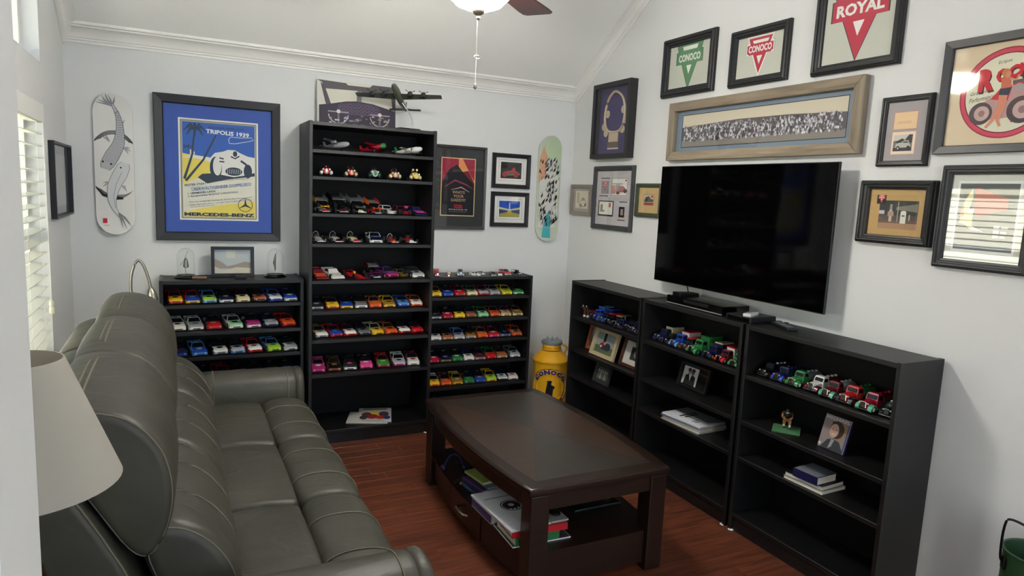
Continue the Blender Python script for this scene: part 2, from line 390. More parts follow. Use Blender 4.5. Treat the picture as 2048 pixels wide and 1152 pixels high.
sp(MB().box(-318, -222, -283, -88, 4, 33, LEATHER), 'base', 30)
shell = [(-320, 12), (-326, 40), (-325, 70), (-322, 90), (-317, 95.5), (-310, 96.5), (-302, 92), (-287.5, 62), (-281, 32), (-284, 12)]
MODS = [(-91, -153), (-154, -216), (-217, -279)]
SEATP = [(-276, 33), (-276, 46), (-268, 49), (-254, 50), (-243, 49), (-239.2, 46.5), (-239, 33)]
PADP = [(-239, 26), (-239.4, 44), (-236.5, 49.4), (-228, 50.6), (-220, 49), (-215.6, 44.5), (-214.2, 37), (-215, 16), (-221, 10), (-236, 12)]
LUMP = [(-273, 44), (-267, 46.5), (-263.7, 53), (-264.8, 62), (-269.5, 70.5), (-276.5, 76.3), (-283.5, 77.3), (-287, 71), (-283, 58), (-278, 46)]
HEADP = [(-285, 70.5), (-281, 77), (-279.4, 87), (-281.8, 98), (-289, 106.5), (-299.5, 109.2), (-306.5, 107.2), (-306, 101), (-298, 87), (-290, 73)]
for y1, y0 in MODS:
    sh = sp(puff(shell, y0-(3.2 if y0 < -270 else -.4), y1+(3.2 if y1 > -100 else -.4), 2.2), 'back_shell'); Q = offset_prof(catmull(shell, 4), -.55); seam([(a, y0-(2.6 if y0 < -270 else -1), b) for a, b in Q if a > -306 and b > 30], sh, .3)
    st = sp(puff(SEATP, y0, y1, 2.6, bulge=.5), 'seat_cushion')
    pd = sp(puff(PADP, y0-.2, y1+.2, 3.0, bulge=.7), 'footrest_pad')
    lu = sp(puff(LUMP, y0, y1, 3.4, bulge=.6), 'lumbar_cushion')
    hd = sp(puff(HEADP, y0-1.5, y1+1.0, 2.3, bulge=1.0), 'head_cushion')
    for t in (.3, .72):
        yy = y1+(y0-y1)*t
        Q = offset_prof(catmull(PADP, 4), .78); q = [(a, yy, b) for a, b in Q if b > 40]
        seam(sorted(q), pd)
    for t in (.33, .68):
        yy = y1+(y0-y1)*t; Q = offset_prof(catmull(LUMP, 4), .66); q = [(a, yy, b) for a, b in Q if a > -286 and b > 49]
        seam(sorted(q, key=lambda v: v[2]), lu)
    top = [(-299.5 + (1.2 if j % 2 else 0)*0, y1-3+(y0-y1+6)*j/8, 110.2 - 2.6*abs(j/8*2-1)**4) for j in range(9)]
    seam(top, hd, .38); seam([(a-1.7, b, c-.15) for a, b, c in top], hd, .3)
    Q = offset_prof(catmull(HEADP, 4), -.5); seam([(a, y0-.6, b) for a, b in Q], hd, .22)
    Q = offset_prof(catmull(LUMP, 4), -1.2); seam([(a, y0+.8, b) for a, b in Q], lu, .2)
def arm_prof(c): return [(c-10.5, 8), (c-10.6, 38), (c-11.2, 54), (c-8, 61), (c, 63.4), (c+8, 61), (c+11.2, 54), (c+10.6, 38), (c+10.5, 8), (c, 6)]
for c in (-79.5, -291):
    a = sp(puff(arm_prof(c), -321, -219.5, 3, 'x', bulge=.3), 'armrest')
    f = sp(puff([(q+(c-q)*-.035, b+.2) for q, b in arm_prof(c)], -221.5, -216.6, 2.0, 'x'), 'armrest_front', parent=sofa)
    for xx in (-262, -225.2):
        Q = offset_prof(catmull(arm_prof(c), 4), .35 if xx < -250 else .2); seam([(xx, a_, b_) for a_, b_ in Q if b_ > 22], a, .24)
    Q = offset_prof(catmull(arm_prof(c), 4), .1)
    seam([(xx, c-10.9, 55.5) for xx in range(-300, -222, 6)], a, .2)
for x in (-312, -232):
    for yy in (-92, -278): sp(MB().box(x-3, x+3, yy-3, yy+3, 0, 5, BLACK), 'foot')

# ------------------------------------------------------------------ side table and table lamp at the near end of the sofa
t = thing('side_table', 'small dark wooden side table under the cream lamp, beside the sofa', 'table', (-304, -325, 0))
MB().box(-21, 21, -20, 20, 59, 62, TABLEWOOD).build('tabletop', t, bevel=.4)
for a in (-17, 17):
    for b in (-16, 16): MB().box(a-2, a+2, b-2, b+2, 0, 59, TABLEWOOD).build('leg', t)
MB().box(-17, 17, -16, 16, 20, 22, TABLEWOOD).build('shelf', t)
SHADE, n_, l_, b_ = nmat('shade_fabric'); b_.inputs['Base Color'].default_value = (*lin((206, 202, 193)), 1); b_.inputs['Roughness'].default_value = .85
noise_bump(n_, l_, b_, 400, .25, .001, 2)
tl_ = n_.new('ShaderNodeBsdfTranslucent'); tl_.inputs[0].default_value = (*lin((226, 220, 206)), 1); mx_ = n_.new('ShaderNodeMixShader'); mx_.inputs[0].default_value = .35
l_.new(b_.outputs[0], mx_.inputs[1]); l_.new(tl_.outputs[0], mx_.inputs[2]); l_.new(mx_.outputs[0], n_['Material Output'].inputs[0])
t = thing('table_lamp', 'table lamp with cream fabric cone shade at the sofa end', 'lamp', (-303, -322, 62))
MB().lathe([(9, 0), (9, 1.5), (3, 3), (2.2, 10), (4.5, 18), (5, 24), (2.5, 33), (1.2, 38), (1.2, 50)], mat((74, 56, 38), .3, .8), n=24).build('lamp_base', t, smooth=40)
MB().lathe([(15.6, 48), (7.4, 70), (7.1, 70), (15.2, 48), (15.6, 48)], SHADE, n=48).build('lamp_shade', t, smooth=40)
MB().tube([(-7.4, 0, 68.5), (0, 0, 67.5), (7.4, 0, 68.5)], .2, NICKEL, 6).build('shade_spider', t)
MB().ell((0, 0, 58), 2.6, 2.6, 4, WHITE).build('bulb', t, smooth=80)

# ------------------------------------------------------------------ gooseneck reading lamp behind the sofa
t = thing('reading_lamp', 'brushed nickel gooseneck reading lamp arching up behind the sofa', 'lamp', (-299.5, -60, 0))
MB().lathe([(11, 0), (11, 1.2), (3, 2.4), (1, 3)], NICKEL, n=28).build('lamp_base', t, smooth=40)
MB().lathe([(.9, 2.5), (.9, 98), (1.35, 98), (1.35, 101), (.8, 105)], NICKEL, n=12).build('pole', t, smooth=40)
g = catmull([(0, 0, 103), (.2, 0, 112), (1.8, 0, 118.4), (3.8, 0, 121), (6, 0, 118.6), (8.1, 0, 112), (9.2, 0, 106)], 5, False)
MB().tube(g, [.72]*len(g), NICKEL, 10).build('gooseneck', t, smooth=60)
hd = MB(); hd.T = Matrix.Translation((9.1, 0, 106.6)) @ Matrix.Rotation(R(-9), 4, 'Y')
hd.lathe([(.8, 0), (1.5, -1.2), (2.3, -4), (2.5, -6.5), (2.1, -9.3), (1.9, -9.4), (1.8, -8.6), (.1, -8.4)], NICKEL, n=20).build('lamp_head', t, smooth=40)

# ------------------------------------------------------------------ coffee table
TX, TY = -119., -173.
t = thing('coffee_table', 'dark espresso coffee table with bowed sides, lower shelf and drawers', 'table', (TX, TY, 0))
def bow(w, l, bw, bl, n=14):
    P = []
    for i in range(n): s_ = -1+2*i/n; P.append((w/2+bw*(1-s_*s_), s_*l/2))
    for i in range(n): s_ = 1-2*i/n; P.append((s_*w/2, l/2+bl*(1-s_*s_)))
    for i in range(n): s_ = 1-2*i/n; P.append((-w/2-bw*(1-s_*s_), s_*l/2))
    for i in range(n): s_ = -1+2*i/n; P.append((s_*w/2, -l/2-bl*(1-s_*s_)))
    return P
top = MB(); rings = []
for z, g in ((44.3, -1.2), (44.9, -.2), (46.2, 0), (47.2, -.1), (47.8, -.7), (48, -1.3)): rings.append([(a*(1+g/35), b*(1+g/64), z) for a, b in bow(70, 127, 5, 1)])
top.loft(rings, TABLEWOOD).build('tabletop', t, smooth=30)
V1 = wood('veneer_dark', (32, 25, 20), (46, 37, 30), .36, (14, 1.5, 14), 2.2, coat=.1, bump=.04); V2 = wood('veneer_brown', (42, 27, 17), (60, 40, 26), .36, (14, 1.5, 14), 2.2, coat=.1, bump=.04)
iw, il = 29., 57.
for k, (mtl, rz) in enumerate(((V1, 0), (V2, 90), (V1, 180), (V2, 270))):
    m = MB(); half, dep = (iw, il) if k % 2 == 0 else (il, iw)
    bwv = 0 if k % 2 == 0 else 4.5
    arc = [(-half+2*half*i/12, dep+bwv*(1-(2*i/12-1)**2)) for i in range(13)]
    m.prism([(0, 0.05)]+[(a*.998, b) for a, b in reversed(arc)], 48.0, 48.05, mtl, 'z').build('veneer_panel', t, rot=(0, 0, R(rz)))
for a in (-1, 1):
    for b in (-1, 1): MB().box(a*25.5, a*34, b*54.5, b*63, 0, 44.3, TABLEWOOD).build('leg', t, bevel=.4)
for a in (-1, 1):
    P = [(a*(33.2+4.2*(1-(q/54)**2)), q) for q in range(-54, 55, 9)]; m = MB()
    m.loft([[(x, q, 37.5), (x, q, 44.3), (x-a*2, q, 44.3), (x-a*2, q, 37.5)] for x, q in P], TABLEWOOD).build('apron', t, smooth=30)
    MB().box(-25.5, 25.5, a*60, a*62.2, 37.5, 44.3, TABLEWOOD).build('apron', t)
m = MB(); m.loft([[(x*.985, q*.985, z) for x, q in bow(66, 122, 5, .5)] for z in (16.6, 18.0)], TABLEWOOD).build('lower_shelf', t, smooth=30)
for a in (-1, 1):
    P = [(a*(31.2+4.6*(1-(q/54)**2)), q) for q in range(-54, 55, 6)]; m = MB()
    m.loft([[(x, q, 3), (x, q, 16.6), (x-a*2, q, 16.6), (x-a*2, q, 3)] for x, q in P], TABLEWOOD).build('lower_rail', t, smooth=30)
    MB().box(-26, 26, a*58.5, a*60.5, 3, 16.6, TABLEWOOD).build('lower_rail', t)
for q0, q1 in ((-19, 19),):
    P = [(-(31.9+4.6*(1-(q/54)**2)), q) for q in [q0+(q1-q0)*i/6 for i in range(7)]]; m = MB()
    m.loft([[(x, q, 4.2), (x, q, 15.6), (x+1, q, 15.6), (x+1, q, 4.2)] for x, q in P], TABLEWOOD)
    d = m.build('drawer', t, smooth=30)
    MB().tube([(-36.6, 6, 10.5), (-38.6, 4.5, 10.8), (-38.9, 0, 10.9), (-38.6, -4.5, 10.8), (-36.6, -6, 10.5)], [.55, .75, .8, .75, .55], NICKEL, 8).build('handle', d, smooth=50)
for q0, q1 in ((-53, -20), (20, 53)):
    P = [(-(31.7+4.6*(1-(q/54)**2)), q) for q in [q0+(q1-q0)*i/6 for i in range(7)]]; m = MB()
    m.loft([[(x, q, 4.2), (x, q, 15.6), (x+1, q, 15.6), (x+1, q, 4.2)] for x, q in P], TABLEWOOD).build('side_panel', t, smooth=30)

# ------------------------------------------------------------------ books and things on the coffee table's shelf
PAGE = mat((222, 216, 200), .8)
def book(name, label, cat, loc, rz, w, l, h, cover, spine=None, group=None, prt=None, soft=False):
    """lying book: w along x, l along y; spine on the -x side"""
    t = thing(name, label, cat, loc, (0, 0, R(rz)), group); cm = mat(cover, .35); sm_ = mat(spine, .35) if spine else cm
    th = .12 if soft else .25
    MB().box(-w/2, w/2, -l/2, l/2, 0, th, cm).build('back_cover', t)
    MB().box(-w/2+th, w/2-.3, -l/2+.3, l/2-.3, th, h-th, PAGE).build('page_block', t)
    MB().box(-w/2, w/2, -l/2, l/2, h-th, h, cm).build('front_cover', t)
    MB().box(-w/2, -w/2+th, -l/2, l/2, th, h-th, sm_).build('spine', t)
    if prt:
        p = Pr(0); prt(p, w, l); o = p.build('cover_print', t); o.rotation_euler = (R(-90), 0, 0); o.location = (0, 0, (h+.01)*S)
    return t
def cover_frame(p, w, l, base, items):
    p.rect(-w/2+.2, -l/2+.2, w-.4, l-.4, base)
    for it in items: getattr(p, it[0])(*it[1:])
zs = 18.05
UT = 'reading matter on the coffee table shelf'
book('magazine', 'white-edged magazine at the bottom of the coffee table pile', 'magazine', (-141, -215.6, zs), 88, 21.4, 27.5, .5, (225, 222, 230), group=UT, soft=True,
     prt=lambda p, w, l: cover_frame(p, w, l, (60, 62, 60), [('rect', -9, -11, 18, 20, (40, 60, 48)), ('rect', -8, 4, 12, 6, (190, 190, 190))]))
book('book', 'thick green book under the red ones on the coffee table shelf', 'book', (-143.5, -216.6, zs+.55), 90, 19, 21, 3.6, (52, 140, 70), (40, 110, 60), UT,
     prt=lambda p, w, l: cover_frame(p, w, l, (178, 34, 48), [('rect', -9, -10, 17, 3, (60, 150, 80))]))
book('book', 'red book with white paper slips above the green book', 'book', (-141.8, -213.4, zs+4.2), 87, 25.5, 26, 3.0, (186, 30, 44), (186, 30, 44), UT)
book('book', 'white book with blue edge next to the red pile, coffee table shelf', 'book', (-147.5, -193.4, zs), 2, 16, 20, 4.2, (226, 226, 222), (66, 66, 120), UT)
book('booklet', 'white booklet with a black round emblem, on top of the coffee table pile', 'booklet', (-147.6, -206.8, zs+7.22), 3, 20, 38, .7, (204, 204, 208), group=UT, soft=True,
     prt=lambda p, w, l: cover_frame(p, w, l, (206, 206, 210), [('rect', -7, l/2-8, 14, .8, (120, 120, 125)), ('el', 2, 2, 5.2, 5.2, (30, 30, 32)), ('ring', 2, 2, 4.6, 4.6, .4, (220, 220, 220)), ('rect', -.6, -1.8, 1, 1, (220, 220, 220)), ('rect', 1.2, -2.1, 1, 1, (220, 220, 220)), ('rect', 3.2, -1.7, 1, 1, (220, 220, 220)), ('el', 2, 2.4, 1.4, 1.4, (210, 190, 170))]
         + [('ring', -7+7*i, -7-5*j, 2.6, 1.9, .12, (150, 150, 155)) for i in range(3) for j in range(2)]))
book('notepad', 'grey notepad on the red book near the table leg', 'notepad', (-132.4, -215.6, zs+7.22), 90, 19, 8.4, .8, (168, 164, 156), group=UT, soft=True)
t = thing('sunglasses_case', 'black oval case lying on the grey notepad', 'case', (-132.4, -217, zs+8.02)); MB().ell((0, 0, 1.3), 3, 6.5, 1.3, BLACK).build('shell', t, smooth=80); MB().tube([(3*math.cos(R(a)), 6.5*math.sin(R(a)), 1.3) for a in range(0, 361, 20)], .12, DARKMETAL, 5).build('zip', t)
for i, (c, dx, dy, w, l, h, lab) in enumerate([((34, 34, 40), 0, 0, 14, 19, 1.5, 'dark disc case at the bottom of the disc stack'), ((54, 96, 160), .4, -.8, 14, 19, 1.4, 'blue disc case low in the disc stack'),
        ((38, 36, 66), -.3, .6, 13.5, 19, 1.5, 'navy disc case in the middle of the disc stack'), ((70, 50, 96), .3, 0, 13.5, 19, 1.4, 'purple disc case high in the disc stack'), ((90, 110, 120), 1.6, -2.5, 10, 15, 1.2, 'grey-blue disc case second from the top of the stack'), ((168, 184, 96), -.6, 1.4, 9, 17, 1.3, 'lime green disc case topping the disc stack')]):
    z0 = zs + sum((1.5, 1.4, 1.5, 1.4, 1.2, 1.3)[:i]) + .02*i
    t = thing('disc_case', lab+' under the coffee table', 'case', (-145+dx, -172.2+dy, z0), (0, 0, R(6+3*(i % 2))), 'disc cases')
    MB().box(-w/2, w/2, -l/2, l/2, 0, h, mat(c, .25)).build('case_shell', t, bevel=.15, seg=1)
    MB().box(-w/2+.2, w/2-.2, -l/2-.02, l/2+.02, .25, h-.25, mat((200, 200, 205), .5)).build('case_sleeve', t)
t = thing('shoehorn', 'dark metal shoehorn leaning on the disc cases under the table', 'shoehorn', (-155.2, -159.6, zs))
P = [(0, 0, .95), (3, 1.6, 1.3), (7, 4, 2.2), (11, 6.6, 3.7), (15, 9.4, 5.4)]
MB().tube(P, [.95, 1.0, .75, .55, .6], mat((64, 68, 58), .3, .7), 8).build('blade', t, smooth=60); MB().tube(P[3:], [.75, .8], BLACK, 8).build('grip', t)
t = thing('wooden_stick', 'short pale wooden stick lying beside the shoehorn under the table', 'stick', (-151.8, -160.6, zs))
MB().tube([(0, 0, .7), (3, 1, .85), (6.4, 2.2, 1.2)], [.7, .65, .6], mat((150, 118, 90), .6), 8).build('shaft', t, smooth=60); MB().ell((-.2, 0, .75), .8, .8, .75, mat((160, 128, 98), .6)).build('tip', t, smooth=80)
t = thing('headphones', 'dark blue glossy headphones lying on the coffee table shelf', 'headphones', (-148, -140, zs))
BL = mat((34, 34, 84), .15)
MB().tube(catmull([(-6, -1, 1), (-3, 1.5, 4), (0, 2.5, 6.5), (3, 1.5, 6), (4.5, -1.5, 3), (4, -4.5, .9)], 5, False), .6, BL, 8).build('headband', t, smooth=60)
MB().ell((-6.3, -1.2, 1.7), 1.5, 2.2, 1.7, BL).build('earpiece', t, smooth=80); MB().ell((4.2, -5.2, 1.7), 1.5, 2.2, 1.7, BL).build('earpiece', t, smooth=80)
MB().tube(catmull([(4, -6, .4), (6, -3, .3), (8, 0, .3), (7, 4, .3), (3, 5, .3)], 5, False), .22, BL, 6).build('wire', t, smooth=60)
t = thing('glass_tray', 'dark glass tray lying at the back of the coffee table shelf', 'tray', (-101, -203, zs))
MB().box(-13, 13, -5, 5, 0, .6, mat((22, 30, 32), .1)).build('plate', t, bevel=.2); MB().tube([(-12.6, -4.6, .8), (12.6, -4.6, .8), (12.6, 4.6, .8), (-12.6, 4.6, .8)], .35, mat((58, 66, 66), .15), 6, True).build('rim', t)
# ------------------------------------------------------------------ framed pictures
PROF = {'flat': [(0, 0), (0, .85), (.08, 1), (.9, .82), (1, .6), (1, .15)],
        'step': [(0, 0), (0, .55), (.1, .62), (.14, .9), (.3, 1), (.45, .97), (.5, .75), (.72, .72), (.78, .55), (.95, .5), (1, .3), (1, .12)],
        'box': [(0, 0), (0, 1), (1, 1), (1, .1)]}
def frame_parts(t, w, h, fw, depth, col, prof, base, draw, glass=True, rough=.4, rails=None, fwz=None, pane=None):
    """x centred, z from 0 up, wall at y=0, viewer at -y"""
    fz = fwz or fw; fm = col if not isinstance(col, (tuple, str)) else mat(col, rough)
    if rails:
        for k, (mt, pts) in enumerate(rails):
            MB().prism(pts, 0, -depth, mt, 'y').build('frame_rail', t, bevel=.25, seg=1)
    else:
        rings = []
        for a, d in PROF[prof]:
            x, zz = w/2-fw*a, fz*a
            rings.append([(-x, -d*depth, zz), (x, -d*depth, zz), (x, -d*depth, h-zz), (-x, -d*depth, h-zz)])
        MB().loft(rings, fm, cap=False).build('frame_moulding', t)
    yb = -.12*depth-.25
    MB().box(-w/2+fw*.6, w/2-fw*.6, -.1, yb, fz*.6, h-fz*.6, mat(base, .8)).build('mat_board', t)
    p = Pr(yb-.01); draw(p, w-2*fw, h-2*fz, fz); o = p.build('print', t)
    if glass: MB().box(-w/2+fw*.8, w/2-fw*.8, p.y-.25, p.y-.3, fz*.8, h-fz*.8, pane or GLASS).build('glass', t)
    return t
ROT = {'back': 0, 'right': R(-90), 'left': R(90)}
def wpos(wall, u, z, off=0):
    return {'back': (u, -off, z), 'right': (-off, -u, z), 'left': (L+off, u, z)}[wall]
def frame(label, wall, u0, u1, z0, z1, fw, depth, col, prof, base, draw, name='picture_frame', group='framed pictures on the walls', **k):
    t = thing(name, label, 'picture', wpos(wall, (u0+u1)/2, z0, .05), (0, 0, ROT[wall]), group)
    return frame_parts(t, u1-u0, z1-z0, fw, depth, col, prof, base, draw, **k)
class Sub:
    """unit-square helper: u right, v up inside a rectangle of a print"""
    def __init__(s, p, x, z, w, h): s.p, s.x, s.z, s.w, s.h = p, x, z, w, h
    def c(s, q): return (s.x+q[0]*s.w, s.z+q[1]*s.h)
    def rect(s, u, v, a, b, col): s.p.rect(s.x+u*s.w, s.z+v*s.h, a*s.w, b*s.h, col)
    def poly(s, pts, col): s.p.poly([s.c(q) for q in pts], col)
    def line(s, pts, wd, col, hold=False): s.p.line([s.c(q) for q in pts], [k*s.w for k in wd] if isinstance(wd, (list, tuple)) else wd*s.w, col, hold)
    def el(s, u, v, a, b, col, n=20, hold=False): s.p.el(*s.c((u, v)), a*s.w, b*s.h, col, n, hold)
    def ring(s, u, v, a, b, t, col, **k): s.p.ring(*s.c((u, v)), a*s.w, b*s.h, t*s.w, col, **k)
    def text(s, t, u, v, a, b, col, ang=0, bold=0, shear=0): s.p.text(t, *s.c((u, v)), a*s.w, b*s.h, col, ang, bold, shear)
INK = (18, 18, 20)
def racing_poster(p, w, h, fz):
    p.rect(-w/2, fz, w, h, (38, 70, 166))
    for a in (0, .12): p.line([(-w/2+5+a, fz+5), (w/2-5, fz+5), (w/2-5, fz+h-5), (-w/2+5, fz+h-5), (-w/2+5, fz+5)], .12, (28, 50, 120))
    x0, z0, pw, ph = -22.4, 12.5, 44.8, 60.8
    p.rect(x0, z0, pw, ph, (240, 238, 225)); p.rect(x0+.9, z0+.9, pw-1.8, ph-1.8, (150, 140, 105)); p.rect(x0+1.8, z0+1.8, pw-3.6, ph-3.6, (232, 226, 204))
    s = Sub(p, x0+2, z0+2, pw-4, ph-4)
    s.rect(0, .62, 1, .38, (34, 84, 178)); s.poly([(0, .34), (.36, .47), (.46, .62), (.3, .63), (0, .67)], (240, 216, 70))
    s.poly([(0, .62), (.1, .66), (.35, .64), (.45, .62), (.45, .58), (.2, .62)], (236, 232, 214))
    s.poly([(.05, .05), (1, .05), (1, .19), (.5, .13), (.1, .07)], (240, 216, 70)); s.rect(0, 0, 1, .055, (238, 214, 84))
    s.poly([(.33, .36), (.2, .42), (.26, .46), (.38, .47), (.4, .6), (.98, .6), (1, .46), (.6, .41)], INK)        # shadow
    body = [(.36, .52), (.38, .64), (.44, .69), (.56, .71), (.62, .73), (.72, .73), (.8, .7), (.9, .67), (1, .66), (1, .5), (.9, .47), (.7, .44), (.52, .46), (.42, .46)]
    s.poly(body, (236, 232, 222)); s.el(.45, .53, .085, .12, INK); s.el(.47, .55, .06, .1, (236, 232, 222)); s.el(.7, .5, .12, .045, INK)
    for i in range(7): s.line([(.61+.03*i, .475), (.615+.03*i, .525)], .008, (200, 196, 186))
    s.el(.9, .51, .06, .075, INK); s.el(.72, .69, .03, .03, INK); s.line([(.66, .66), (.72, .64), (.78, .67)], .02, INK); s.line([(.8, .62), (.88, .58)], .03, INK)
    s.line([(.5, .64), (.56, .63)], .02, INK); s.line([(.5, .6), (.57, .6)], .02, INK)
    for base, top, cx in (((.02, .4), (.17, .93), .02), ((.04, .38), (.46, .88), .2)):
        s.line([base, ((base[0]+top[0])/2+.03, (base[1]+top[1])/2-.02), top], [.035, .028, .02], (30, 34, 48))
    for a in range(0, 360, 45): s.line([(.17, .93), (.17+.09*math.cos(R(a)), .95+.04*math.sin(R(a))), (.17+.16*math.cos(R(a)), .93+.06*math.sin(R(a))-.03)], [.03, .035, .005], (20, 30, 50))
    for a in range(0, 360, 72): s.line([(.07, .74), (.07+.07*math.cos(R(a)), .74+.025*math.sin(R(a)))], .014, (20, 30, 50))
    s.rect(.1, .66, .02, .05, (238, 226, 180)); s.rect(.15, .65, .015, .04, (238, 226, 180))
    s.text('GROSSER PREIS VON', .6, .955, .5, .022, (22, 30, 60), 0, .01); s.text('TRIPOLIS 1939', .62, .905, .6, .045, (244, 244, 240), -2, .03)
    s.line([(.63, .84), (.66, .87), (.8, .865), (.95, .875), (.985, .85), (.9, .83), (.72, .8), (.64, .8), (.63, .84)], .008, (230, 234, 240))
    s.text('ERSTER START', .17, .345, .3, .022, INK, 8, .02); s.text('der neuen 1,5 liter Mercedes-Benz Rennwagen als', .62, .405, .56, .014, INK, 8)
    s.text('\u00dcBERWÄLTIGENDER DOPPELSIEG!', .53, .335, .84, .04, (50, 96, 170), 8, .012)
    s.text('1. HERMANN LANG', .25, .262, .38, .022, INK, 8, .012); s.text('2. Europameister RUDOLF CARACCIOLA', .41, .245, .7, .022, INK, 8, .008)
    for k, t in enumerate(('Eine neue einzigartige Leistung der Daimler-Benz-Werke und des', 'beiden siegreichen Fahrer - errungen durch hingebungsvolle Arbeit', 'und großartiges Können')):
        s.text(t, .52 if k < 2 else .26, .19-.03*k-(0 if k < 2 else .015), .88 if k < 2 else .33, .016, (70, 70, 70), 7)
    s.ring(.86, .14, .105, .075, .008, INK); 
    for a in (90, 210, 330): s.line([(.86, .14), (.86+.1*math.cos(R(a)), .14+.07*math.sin(R(a)))], [.035, .004], INK)
    s.text('MERCEDES-BENZ', .5, .027, .98, .038, INK, 0, .05)
frame('large black frame with a blue-matted 1939 racing car poster', 'back', -288.5, -217.7, 127.1, 213.4, 5.2, 3.6, (30, 30, 33), 'flat', (38, 70, 166), racing_poster)
def movie_poster(p, w, h, fz):
    p.rect(-w/2, fz, w, h, (52, 54, 53)); x0, z0, pw, ph = -13.2, 9.6, 26.4, 41.4
    p.rect(x0, z0, pw, ph, (232, 200, 140)); s = Sub(p, x0+.6, z0+.6, pw-1.2, ph-1.2)
    s.rect(0, 0, 1, 1, (20, 18, 22)); s.rect(0, .58, 1, .42, (158, 36, 62)); s.poly([(.5, 1), (.62, 1), (.9, .7), (1, .62), (1, .5), (.5, .6)], (226, 150, 90))
    s.poly([(0, .62), (.3, .72), (.8, .8), (1, .58), (1, .45), (0, .45)], (120, 30, 44))
    s.poly([(.02, .58), (.2, .8), (.45, .9), (.62, .78), (.98, .56), (1, .3), (0, .3)], (26, 22, 28))     # plain dark mass, no figure
    s.line([(.1, .5), (.4, .62), (.75, .55), (.95, .48)], [.02, .05, .04, .01], (150, 60, 70)); s.line([(.3, .45), (.6, .5), (.85, .42)], [.01, .03, .01], (200, 170, 170))
    for k, t in enumerate(("WHO'S", 'YOUR', 'DADDY?')): s.text(t, .52, .41-.07*k, (.38, .32, .44)[k], .05, (206, 168, 120), 0, .01)
    s.text('STAR', .52, .175, .26, .03, (206, 30, 40), 0, .03); s.text('WARS', .52, .14, .26, .03, (206, 30, 40), 0, .03); s.text('EPISODE III', .52, .1, .56, .022, (200, 200, 200)); s.rect(.24, .058, .56, .008, (110, 110, 110))
frame('grey frame with a dark red film poster asking about daddy, beside the tall bookcase', 'back', -116.6, -73.8, 137, 196.6, 2.0, 2.6, (62, 62, 60), 'flat', (52, 54, 53), movie_poster)
def small_print(kind):
    def d(p, w, h, fz):
        p.rect(-w/2, fz, w, h, (236, 236, 232)); x0, z0, pw, ph = -8.6, fz+4.2, 17.2, 12
        p.rect(x0-1.6, z0-1.6, pw+3.2, ph+3.2, (120, 140, 140)); p.rect(x0-1.4, z0-1.4, pw+2.8, ph+2.8, (240, 240, 236)); s = Sub(p, x0, z0, pw, ph)
        if kind == 0:
            s.rect(0, 0, 1, 1, (38, 38, 40)); s.line([(.12, .26), (.3, .38), (.6, .4), (.88, .36), (.94, .28), (.12, .2)], .03, (120, 170, 180))
            s.poly([(.15, .28), (.3, .46), (.5, .5), (.58, .68), (.68, .7), (.72, .48), (.9, .4), (.9, .28)], (170, 60, 50))
            for u in (.2, .74): s.el(u, .25, .115, .17, (196, 64, 54)); s.ring(u, .25, .085, .125, .02, (60, 20, 20)); s.el(u, .25, .03, .04, (60, 20, 20))
        else:
            s.rect(0, 0, 1, 1, (36, 84, 190)); s.rect(0, 0, 1, .34, (170, 160, 60)); s.poly([(0, .5), (.5, .35), (1, .5), (1, .62), (.55, .5), (.45, .5), (0, .62)], (210, 214, 150))
            s.poly([(0, .2), (.42, .32), (.42, .42), (0, .48)], (60, 70, 120)); s.poly([(1, .2), (.58, .32), (.58, .42), (1, .48)], (60, 70, 120)); s.rect(.47, .4, .06, .5, (210, 220, 236)); s.rect(.4, .2, .2, .18, (200, 170, 70))
    return d
frame('black square frame with a neon red racing car print', 'back', -68.9, -37.5, 168.3, 193.7, 3.0, 2.2, (24, 24, 26), 'flat', (236, 236, 232), small_print(0))
frame('black square frame with a blue and yellow building print', 'back', -68.9, -37.5, 139.7, 165.5, 3.0, 2.2, (24, 24, 26), 'flat', (236, 236, 232), small_print(1))
# ---- right wall (u = distance from the corner)
def tri_sign(p, cx, cz, sc, fill, edge, word, wcol=(240, 240, 235), line=None, bar=True):
    def P(pts): return [(cx+a*sc, cz+b*sc) for a, b in pts]
    out = [(-1, 1), (1, 1), (.84, .56), (.97, .56), (.97, -.06), (.56, -.06), (0, -1.3), (-.56, -.06), (-.97, -.06), (-.97, .56), (-.84, .56)]
    p.poly(P([(a*1.05, (b-.0)*1.05) for a, b in out]), edge)
    if line: p.poly(P([(a*1.03, b*1.03) for a, b in out]), line); k = .84
    else: k = 1
    p.poly(P([(a*k, b*k) for a, b in out]), fill)
    if line: p.rect(cx-.93*sc, cz+.02*sc, 1.86*sc, .46*sc, fill)
    p.poly(P([(-.56, .84*k), (.62, .84*k), (.54, .64*k), (-.48, .64*k)]), wcol)
    p.text(word, cx, cz+.25*sc, 1.66*sc, .38*sc, wcol, 0, .04)
    p.poly(P([(-.2, -.14), (.2, -.14), (0, -.6)]), wcol)
GREY = (205, 208, 196)
def signp(fill, edge, word, sc, dz=0, line=None):
    def d(p, w, h, fz): p.rect(-w/2, fz, w, h, GREY); tri_sign(p, 0, fz+h/2+sc*.15+dz, sc, fill, edge, word, line=line)
    return d
FB = (26, 27, 29)
frame('black frame with a green triangle oil company sign', 'right', 105.8, 151.6, 227.7, 262.8, 5.2, 3.4, FB, 'step', GREY, signp((92, 148, 100), (40, 70, 44), 'CONOCO', 11.5))
frame('black frame with a red triangle oil company sign edged in white', 'right', 164, 204.2, 227.2, 257, 4.4, 3.2, FB, 'step', GREY, signp((192, 36, 62), (40, 60, 50), 'CONOCO', 9.6, line=(238, 238, 232)))
